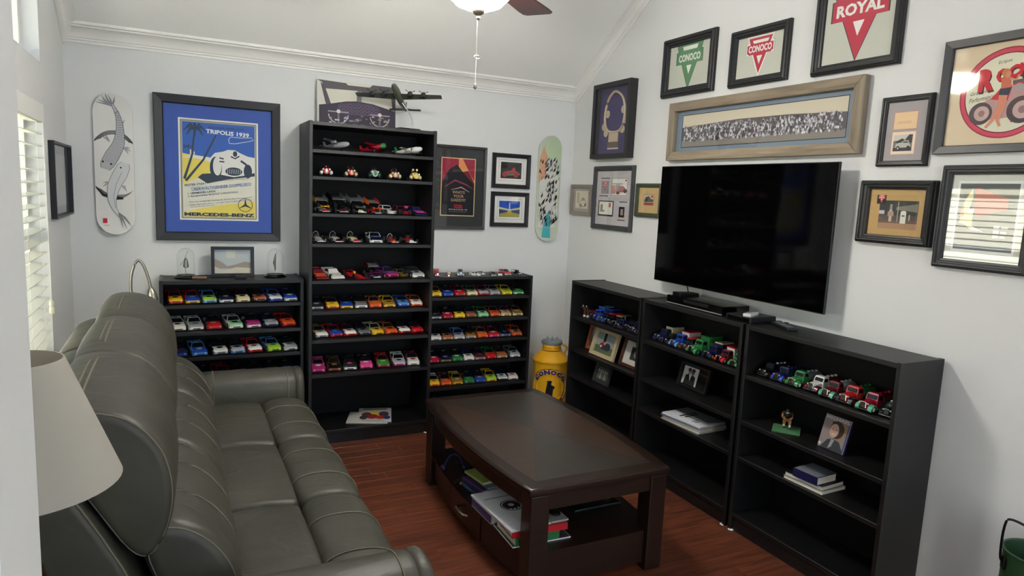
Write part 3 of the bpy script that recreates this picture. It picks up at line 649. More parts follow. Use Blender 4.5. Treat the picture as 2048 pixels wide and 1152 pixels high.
frame('black frame with the big red ROYAL triangle sign', 'right', 219.4, 264, 226.2, 269, 4.6, 3.4, FB, 'step', GREY, signp((196, 40, 70), (60, 50, 50), 'ROYAL', 14.5, dz=.5))
BARN = wood('barn_wood', (116, 106, 92), (160, 148, 130), .75, (14, 14, 1.2), 2.2, rnd=.12, bump=.5, spec=.2); BARNH = wood('barn_wood_h', (122, 110, 94), (166, 152, 132), .75, (1.2, 14, 14), 2.2, rnd=.12, bump=.5, spec=.2)
def pano(p, w, h, fz):
    p.rect(-w/2, fz, w, h, (122, 140, 158)); s = Sub(p, -56.6, fz+2.9, 113.6, 18.6)
    p.rect(-57, fz+2.5, 114.4, 19.4, (30, 32, 36)); s.rect(0, 0, 1, 1, (214, 206, 184)); s.poly([(0, 0), (1, 0), (1, .62), (.7, .7), (.4, .72), (.15, .66), (0, .62)], (98, 92, 96)); s.rect(0, 0, 1, .2, (140, 134, 126))
    rnd = random.Random(3); p.y -= p.step
    for k in range(620):
        u = rnd.uniform(.02, .98); v = rnd.choice((.2, .27, .34, .41, .48, .54, .6)) + rnd.uniform(-.02, .02); g = rnd.choice((60, 90, 120, 170, 200, 215, 225))
        p.y -= .0002; s.el(u, v, .0042+.002*rnd.random(), .045, (g, g, min(255, g+8)), 6, True); p.y -= .0002; s.el(u, v+.05, .0028, .024, (200, 190, 186) if rnd.random() < .6 else (70, 66, 70), 6, True)
def rails(w, h, f): 
    return [(BARNH, [(-w/2, 0), (w/2, 0), (w/2-f, f), (-w/2+f, f)]), (BARNH, [(-w/2, h), (-w/2+f, h-f), (w/2-f, h-f), (w/2, h)]), (BARN, [(-w/2, 0), (-w/2+f, f), (-w/2+f, h-f), (-w/2, h)]), (BARN, [(w/2, 0), (w/2, h), (w/2-f, h-f), (w/2-f, f)])]
frame('long weathered wood frame with a panoramic crowd photograph above the television', 'right', 117.7, 250.8, 188.8, 223.4, 5.2, 4.2, BARN, 'flat', (122, 140, 158), pano, rails=rails(133.1, 34.6, 5.2))
def necklace(p, w, h, fz): p.rect(-w/2, fz, w, h, (64, 54, 104))
t = frame('deep black shadow box with a silver coin necklace on purple cloth', 'right', 33.5, 78.5, 192, 244, 3.2, 6, (30, 30, 33), 'box', (64, 54, 104), necklace, name='shadow_box', glass=False)
NK = mat((208, 190, 160), .5, .2)
ch = [(-2, 43.2), (-8, 39), (-11.5, 30), (-11, 22), (-7, 17), (0, 15.6), (8, 17), (11.5, 23), (12, 31), (9, 38.5), (3, 42.6)]
MB().tube([(a, -1.9, b+2.6) for a, b in catmull(ch, 4)], .95, NK, 8, True).build('necklace_chain', t, smooth=60)
for a, b in ((-8.8, 28.5), (10, 30.5), (-12.5, 20), (-9.8, 15.5), (9.8, 17.2), (13, 23.5)): MB().lathe([(0.01, 0), (2.7, 0), (2.7, .4), (0.01, .4)], NK, (a, -1.4, b+2.6), 16, 'y').build('coin', t)
m = MB(); m.box(-5.5, 5.5, -2.2, -1.3, 11.6, 18, NK); m.build('pendant', t, bevel=.2)
m = MB()
for i in range(9): m.tube([(-6+1.5*i, -1.8, 11.6), (-6+1.5*i, -1.9, 7.8)], .35, mat((120, 108, 92), .5, .5), 5); m.ell((-6+1.5*i, -1.8, 7.0), .7, .4, .7, mat((214, 184, 176), .5), 6, 4)
m.build('tassels', t)
MB().box(-20, 20, -5.0, -5.05, 2.6, 49.4, GLASS).build('glass', t)
def memo(p, w, h, fz):
    p.rect(-w/2, fz, w, h, (200, 196, 198)); s = Sub(p, -w/2, fz, w, h); bk = (34, 26, 30)
    for u, v in ((.12, .86), (.09, .53)): s.rect(u, v, .26, .016, bk)
    for u, v in ((.7, .43), (.67, .1)): s.rect(u, v, .21, .016, bk)
    s.rect(.14, .58, .22, .24, (150, 146, 152)); tri_sign(p, *s.c((.25, .72)), 2.9, (170, 24, 44), (230, 226, 226), 'CONOCO')
    s.rect(.44, .55, .46, .32, (150, 156, 150)); s.rect(.455, .56, .43, .3, (236, 236, 230)); s.rect(.46, .76, .3, .012, (110, 120, 90)); s.rect(.46, .58, .1, .16, (206, 150, 140)); s.rect(.57, .6, .12, .15, (170, 160, 164)); s.el(.74, .67, .1, .06, (176, 120, 116)); s.el(.84, .64, .05, .04, (110, 70, 70)); s.el(.64, .6, .05, .03, (120, 80, 80)); s.poly([(.82, .84), (.88, .84), (.85, .8)], (170, 30, 50))
    s.rect(.08, .16, .46, .29, bk); s.rect(.11, .19, .4, .24, (240, 238, 226)); s.rect(.15, .25, .07, .13, (150, 140, 110)); s.rect(.4, .33, .06, .08, (190, 120, 110)); s.rect(.14, .24, .14, .03, (140, 140, 130))
    s.rect(.7, .16, .16, .19, bk); s.rect(.75, .2, .07, .11, (170, 150, 130))
frame('charcoal frame with four small oil company mementos below the shadow box', 'right', 33.9, 83, 141.8, 187, 3.6, 2.6, (58, 59, 64), 'step', (200, 196, 198), memo)
def sketch(p, w, h, fz):
    p.rect(-w/2, fz, w, h, (170, 162, 154)); s = Sub(p, -w*.36, fz+h*.14, w*.72, h*.74); s.rect(0, 0, 1, 1, (224, 218, 196)); s.rect(.12, .3, .18, .6, (190, 184, 162)); s.line([(.3, .2), (.45, .45), (.75, .5), (.9, .3), (.85, .15), (.5, .1), (.3, .2)], .03, (140, 134, 120)); s.el(.45, .18, .07, .09, (120, 116, 104)); s.el(.8, .22, .07, .09, (120, 116, 104)); s.rect(.5, .45, .22, .16, (160, 154, 138)); s.rect(.1, .05, .8, .01, (150, 144, 130))
frame('small taupe frame with a faint pencil sketch next to the corner', 'right', 2.6, 32, 150.6, 173.7, 2.6, 2.0, (136, 128, 120), 'flat', (170, 162, 154), sketch)
def labelp(p, w, h, fz):
    p.rect(-w/2, fz, w, h, (206, 178, 130)); s = Sub(p, -w*.25, fz+h*.3, w*.5, h*.44); s.rect(0, 0, 1, 1, (92, 70, 50)); s.rect(.03, .03, .94, .94, (206, 196, 176)); s.poly([(.05, .4), (.2, .75), (.5, .85), (.7, .6), (.95, .55), (.95, .3), (.05, .3)], (90, 96, 84)); s.rect(.05, .05, .9, .2, (170, 60, 60)); s.rect(.7, .7, .22, .2, (196, 90, 90)); s.el(.3, .5, .12, .18, (70, 76, 66))
frame('small green frame with a tan-matted label, next to the television', 'right', 86, 112.6, 153, 175, 2.8, 2.4, (66, 74, 56), 'step', (206, 178, 130), labelp)
def hotrod(p, w, h, fz):
    p.rect(-w/2, fz, w, h, (172, 166, 168)); s = Sub(p, -w/2, fz, w, h)
    s.rect(.17, .53, .62, .31, (200, 150, 140)); s.rect(.19, .54, .58, .285, (238, 206, 162)); s.rect(.3, .66, .32, .008, (190, 160, 130)); s.rect(.27, .635, .36, .008, (190, 160, 130))
    s.rect(.17, .1, .62, .4, (214, 160, 146)); s.rect(.185, .11, .59, .38, (244, 226, 204)); s.rect(.23, .16, .48, .28, (120, 118, 118)); s.rect(.23, .34, .48, .1, (214, 208, 196)); s.poly([(.3, .33), (.45, .38), (.52, .35), (.62, .44), (.71, .44), (.71, .3), (.3, .3)], (70, 68, 66)); s.rect(.23, .16, .48, .06, (64, 62, 62))
    s.poly([(.28, .22), (.3, .29), (.44, .31), (.5, .345), (.62, .34), (.64, .29), (.68, .26), (.66, .22)], (196, 192, 184)); s.el(.36, .21, .05, .04, (30, 30, 30)); s.el(.36, .21, .025, .02, (200, 196, 190)); s.el(.62, .22, .04, .03, (40, 40, 40)); s.rect(.48, .3, .13, .025, (90, 90, 90))
frame('narrow black frame with a letter above a hot rod photograph', 'right', 258.8, 281.2, 183, 212.4, 2.5, 2.4, FB, 'step', (172, 166, 168), hotrod)
def rocket(p, w, h, fz):
    p.rect(-w/2, fz, w, h, (220, 202, 172)); cx, cz, r = 0, fz+h*.5, 16.6
    p.el(cx, cz, r, r, (160, 40, 60), 48); p.el(cx, cz, r-.5, r-.5, (206, 70, 92), 48); p.el(cx, cz, r-1.9, r-1.9, (120, 30, 44), 48); p.el(cx, cz, r-2.3, r-2.3, (224, 222, 198), 48)
    p.text('Eclipse', cx-1.5, cz+11.4, 4.6, 1.5, (50, 46, 44), 6, 0, .3)
    for k, (dx, dz, col) in enumerate(((.5, -.5, (70, 20, 24)), (0, 0, (204, 24, 44)))): (p.text('R', cx-7.4+dx, cz+5.4+dz, 5.6, 8.6, col, 6, .06, .1), p.text('OCKET', cx+4.2+dx, cz+8.0+dz, 17, 4.6, col, 12, .06, .15))
    p.text('Gratifying', cx-9.0, cz+.9, 7.4, 1.7, (60, 52, 50), 8, 0, .3); p.text('Performance', cx-8.2, cz-1.3, 9, 1.7, (60, 52, 50), 8, 0, .3)
    p.poly([(cx+3, cz-11), (cx+11, cz-9), (cx+11, cz+4), (cx+2, cz+3)], (204, 30, 48)); p.rect(cx+9.4, cz-9, 2.6, 13, (228, 220, 206)); p.text('THE POWER MOTOR FUEL', cx+10.7, cz-2.4, 11.5, 1.5, (50, 50, 54), 90)
    p.el(cx+9, cz+5.4, 4.2, 2.5, (52, 54, 54), 24); p.text('77', cx+8, cz+5.8, 3.4, 2.2, (226, 222, 210), 6, .01); p.text('50', cx+11, cz+6.6, 1.8, 1.0, (226, 222, 210), 6, .01); p.text('PER', cx+8.6, cz+4.1, 2.2, .8, (200, 198, 190), 4)
    # roadster seen from the front corner
    p.poly([(cx-11, cz-8), (cx-10, cz-4), (cx-4, cz-1), (cx+1, cz+2.6), (cx+9, cz+2), (cx+10, cz-4), (cx+4, cz-9), (cx-4, cz-9.5)], (190, 150, 146)); p.poly([(cx-5, cz-2), (cx-1, cz+3), (cx+2, cz+2), (cx+1, cz-3)], (204, 50, 62))
    for a, b, q in ((-8, -7, 4.2), (6, -6.6, 4.9)): p.el(cx+a, cz+b, q, q, (84, 66, 68), 28); p.el(cx+a+.4, cz+b, q*.66, q*.66, (196, 168, 162), 24); p.el(cx+a+.4, cz+b, q*.28, q*.28, (150, 116, 112), 16)
    p.line([(cx+2, cz+3.6), (cx+6, cz+4), (cx+8, cz+2)], 1.1, (96, 90, 92)); p.el(cx+4.4, cz+1.6, 1.7, 1.4, (170, 160, 160))
    # a seated woman in shorts, plain shapes
    sk = (214, 140, 112)
    p.line([(cx-1.2, cz-.4), (cx-1.4, cz-5), (cx-3.4, cz-9.6), (cx-5.6, cz-12.4)], [2.0, 1.7, 1.2, .9], sk); p.line([(cx-.2, cz-.4), (cx-.4, cz-5.4), (cx-1.6, cz-10), (cx-.6, cz-12.2)], [2.1, 1.7, 1.2, .9], sk)
    p.poly([(cx-2.4, cz-.6), (cx-2, cz+1.8), (cx+1.8, cz+2), (cx+1.2, cz-1)], (58, 62, 82)); p.poly([(cx-1.8, cz+1.6), (cx-2, cz+5.4), (cx+1.4, cz+5.6), (cx+1.6, cz+1.8)], (206, 110, 84)); p.line([(cx+1, cz+5), (cx+3, cz+4.4), (cx+4, cz+6)], .8, sk); p.el(cx-.2, cz+6.8, 1.2, 1.4, sk); p.el(cx-.7, cz+7.3, 1.5, 1.5, (196, 128, 76)); p.el(cx+.2, cz+6.6, .9, 1.1, sk)
frame('dark frame with a round red ROCKET motor fuel sign', 'right', 283.6, 331.4, 187.4, 231.3, 3.3, 2.6, (54, 55, 58), 'flat', (220, 202, 172), rocket, pane=LOWGLASS)
def station(p, w, h, fz):
    p.rect(-w/2, fz, w, h, (198, 164, 108)); s = Sub(p, -w/2, fz, w, h)
    s.rect(.19, .14, .7, .62, (96, 88, 80)); s.rect(.19, .44, .7, .32, (66, 68, 64)); s.poly([(.5, .62), (.88, .7), (.88, .52), (.5, .56)], (130, 130, 116)); s.rect(.19, .46, .1, .08, (206, 206, 206)); s.rect(.19, .14, .7, .18, (176, 140, 110)); s.rect(.19, .27, .7, .06, (120, 96, 84))
    s.rect(.53, .3, .012, .44, (190, 186, 170)); s.rect(.38, .3, .055, .26, (200, 176, 160)); s.rect(.385, .56, .045, .12, (150, 154, 156)); s.rect(.355, .42, .11, .1, (176, 150, 138)); s.rect(.59, .27, .1, .24, (228, 226, 216)); s.el(.64, .51, .05, .035, (228, 226, 216)); s.rect(.615, .42, .05, .03, (90, 90, 90)); s.rect(.74, .34, .02, .12, (200, 196, 186)); s.rect(.19, .28, .09, .1, (110, 96, 88))
    s.rect(.13, .68, .17, .2, (52, 46, 40)); tri_sign(p, *s.c((.215, .8)), 1.45, (206, 70, 84), (230, 200, 196), 'CONOCO')
frame('black stepped frame with a vintage petrol station photograph on tan', 'right', 253.4, 287.2, 149.8, 177, 4.4, 3.6, (18, 18, 19), 'step', (198, 164, 108), station, fwz=3.8)
def paint(p, w, h, fz):
    p.rect(-w/2, fz, w, h, (216, 220, 212)); s = Sub(p, -w/2+3.2, fz+4.2, w-6.4, h-7.6); s.rect(-.04, -.04, 1.08, 1.08, (240, 242, 238)); s.rect(0, 0, 1, 1, (92, 98, 100))
    s.poly([(.05, .4), (.1, .72), (.22, .92), (.25, .8), (.2, .6), (.28, .55), (.28, .3), (.15, .38)], (226, 214, 160)); s.poly([(.04, .5), (.1, .72), (.12, .5)], (206, 130, 100)); s.poly([(.28, .95), (.85, .78), (.84, .62), (.36, .5), (.28, .6)], (170, 84, 78)); s.rect(.18, .54, .1, .08, (232, 232, 226)); s.poly([(.28, .36), (.28, .3), (.5, .28)], (234, 234, 228)); s.rect(0, 0, 1, .14, (104, 116, 128))
    for k in range(3): s.rect(.66, .34-.07*k, .1, .04, (226, 226, 222)); s.rect(.78, .34-.07*k, .12-.02*k, .032, (226, 226, 222))
frame('black frame with a white-matted abstract print washed out by window glare', 'right', 289, 324, 142.5, 183, 3.7, 3.2, (44, 46, 49), 'step', (216, 220, 212), paint)
def diploma(p, w, h, fz): p.rect(-w/2, fz, w, h, (122, 124, 132)); p.rect(-w*.36, fz+h*.12, w*.72, h*.74, (196, 194, 192)); p.rect(w*.16, fz+h*.62, w*.1, h*.1, (150, 150, 160)); p.line([(-w*.3, fz+h*.4), (-w*.05, fz+h*.5), (w*.25, fz+h*.34)], .3, (170, 160, 158))
frame('grey-matted map in a thin black frame on the window wall', 'left', -65, -4, 141.8, 179.5, 1.2, 2.6, (24, 25, 30), 'box', (122, 124, 132), diploma)
# ---- skateboard decks
def deck(label, u, z0, draw, tone):
    t = thing('skateboard_deck', label, 'skateboard', wpos('back', u, z0, .1), (0, 0, 0), 'skateboard decks on the back wall')
    m = MB(); rows = []
    def lift(z): return 1.4+max(0, (abs(z-40)-29.5))**1.4*.09
    def hw(z):
        e = z if z < 10.6 else (80-z if z > 69.4 else None)
        return 10. if e is None else 10*math.sqrt(max(.004, 1-((10.6-e)/10.6)**2))
    for z in [0, .25, .8, 1.8, 3.2, 5, 7.5, 10.6, 16, 28, 40, 52, 64, 69.4, 72.5, 75, 76.8, 78.2, 79.2, 79.75, 80]:
        q = hw(z); f = -lift(z); rows.append([(-q, f+1.05, z), (-q, f+.15, z), (-q*.985, f, z), (q*.985, f, z), (q, f+.15, z), (q, f+1.05, z)])
    m.loft(rows, tone).build('deck', t, smooth=40)
    p = Pr(0); draw(p)
    p.v = [(max(-hw(c)*.97, min(hw(c)*.97, a)), b-lift(c)-.06, c) for a, b, c in p.v]; p.build('deck_graphic', t)
    MB().box(-3, 3, -1.3, 0, 36, 44, BLACK).build('wall_mount', t)
    return t
def koi(p):
    for j in range(7):
        g = (44, 44, 46) if j % 3 else (120, 120, 124)
        p.ring(0, 40, 13.4-.22*j, 19.6-.36*j, .24, g, 26, 38+j*2, 142-j*3); p.ring(0, 40, 13.4-.22*j, 19.6-.36*j, .24, g, 26, 216+j*3, 312-j*5)
    p.line([(-9.4, 27), (-6, 22.6), (0, 21), (4, 21)], [.5, 1.6, 2.2, 1.2], (40, 40, 42))
    def fish(spine, ws, fill, edge, scales):
        P = catmull([(a, b) for a, b in spine], 6, False); n = len(P)
        def wat(t): q = t*(len(ws)-1); i = min(int(q), len(ws)-2); return ws[i]+(ws[i+1]-ws[i])*(q-i)
        W_ = [wat(i/(n-1)) for i in range(n)]
        p.line(P, [q+.5 for q in W_], edge); p.line(P, W_, fill)
        for i in range(3, n-8 if scales else 0, 1):
            a, b = Vector(P[i-1]), Vector(P[i+1]); d = (b-a).normalized(); q = Vector((-d.y, d.x))
            for k in (-.36, -.18, 0, .18, .36):
                c = Vector(P[i])+q*W_[i]*(k+(.09 if i % 2 else 0)); p.y -= .0004; p.line([tuple(c-q*.4-d*.3), tuple(c+d*.25), tuple(c+q*.4-d*.3)], .14, (112, 114, 118), True)
        return P
    def fin(root, tips, col=(168, 170, 174)):
        for t_ in tips: p.line([root, ((root[0]+t_[0])/2+.3, (root[1]+t_[1])/2+.3), t_], [.5, .9, .12], col)
    fin((0, 73), [(-8, 78.5), (-7, 76), (-5, 79.4), (-2, 79.2), (-8.4, 74.6), (1.4, 78.5)], (150, 152, 156)); fin((4.5, 50), [(8.6, 48), (8.4, 50), (7.4, 46.4)]); fin((-2, 53), [(-6, 56), (-5, 57.5)]); fin((3.4, 62), [(6, 66), (5.4, 63)])
    fish([(0, 74), (2.6, 68), (3.4, 60), (2.4, 52), (-1, 45), (-3.6, 40), (-4.6, 37.4)], [.8, 2.0, 3.6, 5.6, 7.0, 6.4, 3.6], (186, 188, 192), (90, 92, 96), True)
    p.el(-5.6, 41.6, .5, .6, (40, 40, 42), 10); p.el(-1.6, 40.4, .5, .6, (40, 40, 42), 10)
    fin((1, 13), [(7.8, 4.6), (7.4, 6), (5.4, 3.4), (3.4, 3.6)], (130, 132, 136)); fin((-3, 30), [(-6.4, 27), (-6, 29.5)]); fin((3.4, 28), [(6, 25), (5.6, 27.4)])
    fish([(2.4, 10), (-.6, 15), (-1.6, 21), (-.4, 28), (2.4, 34), (4.6, 39), (5.4, 41.4)], [.8, 2.2, 4.2, 6.2, 7.0, 6.2, 3.6], (214, 216, 218), (120, 122, 126), False)
    p.line([(0, 15), (-.8, 22), (.6, 29), (3.6, 36)], .2, (120, 122, 126)); p.el(3.2, 38.6, .45, .55, (60, 60, 62), 10)
    p.rect(-6.6, 6.4, 2.2, 2.8, (196, 44, 64)); p.rect(-6.1, 7.6, 1.2, .3, (240, 220, 220)); p.rect(-6, 5, 2.6, .25, (120, 120, 120))
deck('white skateboard deck with grey ink koi fish', -309, 130.3, koi, mat((232, 232, 228), .22))
def inkdeck(p):
    # generic stand-in: washes of colour under abstract black ink strokes
    p.el(2, 70, 7.4, 8.4, (186, 206, 170), 24); p.poly([(-9.4, 62), (-9.4, 44), (-3, 48), (-2, 66), (-6, 72)], (214, 166, 134)); p.rect(-9.6, 10.6, 19.2, 8, (196, 206, 186))
    rn = random.Random(11)
    p.poly([(-7.6, 10.8), (-8, 46), (-3, 58), (-1, 66), (4, 66), (5, 58), (8.6, 46), (8.4, 20), (6, 10.8)], (216, 216, 208)); p.poly([(-3.6, 10.8), (-1.6, 18), (1, 24), (3.6, 14), (3, 10.8)], (70, 170, 178)); p.poly([(-5, 3), (-3.6, 10.5), (3, 10.5), (2.4, 2.6)], (70, 170, 178))
    for k in range(120):
        x, z = rn.uniform(-7.4, 7.6), rn.uniform(11, 61); a = rn.uniform(-1, 1)
        p.line([(x, z), (x+2*a, z+1.5), (x+2.6*a+.6, z+3.6)], [.2, rn.uniform(.3, 1.7), .15], (30, 30, 32) if rn.random() < .7 else (120, 122, 120))
deck('pastel skateboard deck covered in black ink strokes, near the corner', -21, 129.2, inkdeck, mat((196, 206, 186), .25))

# ------------------------------------------------------------------ television
t = thing('television', 'large flat black television mounted on the right wall', 'television', (0, -184.5, 115), (0, 0, R(-90)))
SCREEN = mat((3, 3, 4), .06, spec=.16)
MB().box(-62.6, 62.6, -9.6, -8.2, 0, 70, BLACK).build('bezel', t, bevel=.15, seg=1); MB().box(-62.2, 62.2, -9.72, -9.6, .5, 69.6, SCREEN).build('screen', t)
MB().box(-45, 45, -8.2, -5, 2, 40, BLACK).build('rear_housing', t, bevel=.6); MB().box(-20, 20, -5, -.05, 22, 50, DARKMETAL).build('wall_bracket', t)
t = tag(MB().tube(catmull([(-4.2, -146, 118), (-3.6, -147, 112), (-3, -148.5, 107), (-4, -149.5, 105.98)], 4, False), .35, BLACK, 6).build('cable'), 'black cable hanging from the television to the disc player', 'cable')
# ------------------------------------------------------------------ model vehicles (nose towards local -y, origin under the nose)
COL = dict(yellow=(236, 192, 40), red=(196, 32, 40), crimson=(168, 24, 52), orange=(226, 92, 36), blue=(36, 72, 176), navy=(28, 34, 78), lightblue=(92, 150, 214), white=(232, 230, 224), black=(22, 22, 24),
           grey=(120, 122, 126), silver=(168, 170, 174), green=(52, 130, 72), lime=(160, 204, 66), mint=(150, 206, 160), cream=(226, 214, 168), brown=(110, 72, 44), gold=(150, 112, 50), pink=(226, 74, 142), purple=(90, 46, 106), magenta=(176, 50, 120),
           maroon=(104, 28, 44), tan=(196, 164, 120), copper=(168, 98, 66), charcoal=(48, 48, 52), teal=(90, 176, 140), olive=(104, 96, 44), sage=(98, 104, 88))
def cm_(n): return mat(COL[n], .22, coat=.3)
CARGLASS = mat((24, 28, 32), .12); GRILLE = mat((14, 14, 15), .4); BAR = mat((150, 152, 156), .5)
def ring_(y, w, z0, zm, zt, tw=.86): return [(-w, y, z0), (-w, y, zm), (-w*tw, y, zt), (w*tw, y, zt), (w, y, zm), (w, y, z0)]
def stock_meshes():
    a, b_, c_ = cm_('red'), cm_('white'), cm_('black')
    st = [(0, 2.9, .7, 1.5, 1.9), (.7, 3.6, .45, 1.9, 2.5), (2.4, 4.0, .35, 2.3, 2.95), (6.8, 4.1, .3, 2.7, 3.5), (7.4, 4.1, .3, 2.8, 3.6), (13, 4.1, .3, 2.9, 3.75), (16.4, 4.1, .3, 2.9, 3.85), (20.0, 3.9, .4, 2.8, 3.9), (20.5, 3.6, .8, 2.5, 3.7)]
    R_ = [ring_(y, *q) for y, *q in st]; body = MB(); body.mi(a); body.mi(b_); body.mi(c_)
    n = 6; vs = [p for r in R_ for p in r]; body.add(vs, [], a); o = 0
    for i in range(len(R_)-1):
        for j in range(5):
            mtl = a
            if i <= 3 and j in (2,): mtl = b_
            if i <= 1 and j in (1, 3): mtl = b_
            if j in (0, 4) and i <= 1: mtl = c_
            body.f.append([i*n+j, i*n+j+1, (i+1)*n+j+1, (i+1)*n+j]); body.fm.append(body.mi(mtl))
        body.f.append([i*n+5, i*n, (i+1)*n, (i+1)*n+5]); body.fm.append(2)
    body.f.append([5, 4, 3, 2, 1, 0]); body.fm.append(2); k = (len(R_)-1)*n; body.f.append([k+j for j in range(6)]); body.fm.append(0)
    # roof and pillars
    lo = [(-3.6, 7.0, 3.5), (3.6, 7.0, 3.5), (3.6, 16.2, 3.7), (-3.6, 16.2, 3.7)]; hi = [(-2.8, 9.6, 5.55), (2.8, 9.6, 5.55), (2.8, 13.4, 5.6), (-2.8, 13.4, 5.6)]; tp = [(-2.3, 10.2, 5.75), (2.3, 10.2, 5.75), (2.3, 12.9, 5.8), (-2.3, 12.9, 5.8)]
    body.loft([lo, hi, tp], a)
    g = MB()
    def pane(A, B, C_, D, i0, off, col):
        A, B, C_, D = map(Vector, (A, B, C_, D)); c = (A+B+C_+D)/4; nn = (B-A).cross(D-A).normalized()
        if nn.dot(c-Vector((0, 11.5, 4))) < 0: nn = -nn
        g.add([tuple(c+(q-c)*i0+nn*off) for q in (A, B, C_, D)], [(0, 1, 2, 3)], col)
    pane(lo[0], lo[1], hi[1], hi[0], .88, .05, CARGLASS); pane(lo[2], lo[3], hi[3], hi[2], .86, .05, CARGLASS); pane(lo[1], lo[2], hi[2], hi[1], .78, .05, CARGLASS); pane(lo[3], lo[0], hi[0], hi[3], .78, .05, CARGLASS)
    for x in (-1.1, 1.1): g.add([(x-.09, 7.55, 3.98), (x+.09, 7.55, 3.98), (x*.85+.09, 9.3, 5.35), (x*.85-.09, 9.3, 5.35)], [(0, 1, 2, 3)], BAR)
    gr = MB(); gr.box(-1.9, 1.9, -.12, .4, .85, 1.35, GRILLE); gr.box(-2.9, -2.2, .0, .5, 1.55, 1.95, mat((226, 226, 210), .3)); gr.box(2.2, 2.9, .0, .5, 1.55, 1.95, mat((226, 226, 210), .3))
    sp_ = MB(); sp_.box(-3.6, 3.6, 19.6, 19.8, 3.8, 5.0, a)
    hg = MB(); pts = [(1.7*math.cos(R(t)), 4.6+1.25*math.sin(R(t))) for t in range(0, 360, 30)]; hg.add([(x, y, 3.02+(y-2.4)*.125+.04) for x, y in pts], [tuple(range(12))], a)
    rg = MB(); pts = [(1.3*math.cos(R(t)), 11.5+1.0*math.sin(R(t))) for t in range(0, 360, 30)]; rg.add([(x, y, 5.83+(y-10.2)*.018) for x, y in pts], [tuple(range(12))], a)
    return dict(body=body.mesh('body', smooth=28), window_glass=g.mesh('window_glass'), grille=gr.mesh('grille'), spoiler=sp_.mesh('spoiler'), hood_emblem=hg.mesh('hood_emblem'), roof_emblem=rg.mesh('roof_emblem'))
def wheel_mesh(r, w, hub=True):
    m = MB(); m.lathe([(r*.55, -w/2), (r*.92, -w/2), (r, -w/3), (r, w/3), (r*.92, w/2), (r*.55, w/2)], TYRE, n=16, axis='x')
    m.lathe([(.02, -w/2-.02), (r*.56, -w/2-.02), (r*.56, w/2+.02), (.02, w/2+.02)], CHROME, n=12, axis='x'); return m.mesh('wheel', smooth=40)
SK = stock_meshes(); WH = {}
def wheels(t, pos, hub, r, w):
    k = (r, w)
    if k not in WH: WH[k] = wheel_mesh(r, w)
    for x, y in pos: link('wheel', WH[k], t, (x, y, r), mats=[TYRE, hub])
def place(name, label, cat, x, y, z, yaw, group):
    """yaw: direction of the nose, degrees from -y towards +x"""
    return thing(name, label, cat, (x, y, z), (0, 0, R(yaw)), group)
def stock_car(label, x, y, z, yaw, main, hood, trim, emb, group, sc=1.06):
    t = place('stock_car', label, 'model car', x, y, z, yaw, group); t.scale = (sc*1.03, sc*1.0, sc*1.1)
    link('body', SK['body'], t, mats=[cm_(main), cm_(hood), cm_(trim)]); link('window_glass', SK['window_glass'], t); link('grille', SK['grille'], t)
    link('spoiler', SK['spoiler'], t, mats=[cm_(main)]); link('hood_emblem', SK['hood_emblem'], t, mats=[cm_(emb)]); link('roof_emblem', SK['roof_emblem'], t, mats=[cm_(emb)])
    wheels(t, [(-3.65, 3.9), (3.65, 3.9), (-3.65, 16.2), (3.65, 16.2)], BAR, 1.42, 1.2); return t
FOOT = dict(stock_car=(4.28, -.15, 20.6), sprint_car=(4.87, -.05, 16.4), midget_car=(4.87, -.05, 16.4), formula_car=(4.92, 0, 21.8), modified_car=(4.66, .3, 17.1), late_model_car=(4.37, 0, 20.1))
def settle(cars, xl, xr, gap=.12):
    """park a row of models side by side between the two side panels so that none touches its neighbour or the wood"""
    cars = sorted(cars, key=lambda o: o.location.x)
    def span(o):
        hw, a, b = FOOT[o.name.split('.')[0]]; sx, sy = o.scale[0], o.scale[1]; q = o.rotation_euler[2]; c, s_ = math.cos(q), math.sin(q)
        P = [(u*sx*c-v*sy*s_, u*sx*s_+v*sy*c) for u, v in ((-hw, a), (hw, a), (hw, b), (-hw, b))]; oy = o.location.y/S; out = {}
        for k in range(-160, 1):
            yy = k*.25; xs = []
            for i in range(4):
                (x0, y0), (x1, y1) = P[i], P[(i+1) % 4]; y0 += oy; y1 += oy
                if (y0-yy)*(y1-yy) <= 0 and y0 != y1: xs.append(x0+(x1-x0)*(yy-y0)/(y1-y0))
            if xs: out[k] = (min(xs), max(xs))
        return out
    while True:
        sp_ = [span(o) for o in cars]; lo = [min(v[0] for v in d.values()) for d in sp_]; hi = [max(v[1] for v in d.values()) for d in sp_]
        need = [max(sp_[i][k][1]-sp_[i+1][k][0] for k in sp_[i] if k in sp_[i+1])+gap for i in range(len(cars)-1)]
        x = [o.location.x/S for o in cars]; n = len(x)
        for i in range(n): x[i] = max(x[i], xl+gap-lo[i], x[i-1]+need[i-1] if i else -1e9)
        for i in range(n-1, -1, -1): x[i] = min(x[i], xr-gap-hi[i], x[i+1]-need[i] if i < n-1 else 1e9)
        if all(x[i] >= xl+gap-lo[i]-1e-6 for i in range(n)): break
        for o in cars: o.scale[0] *= .985
    for o, q in zip(cars, x): o.location.x = q*S
WORD = dict(lightblue='light blue')
wd = lambda c: WORD.get(c, c)
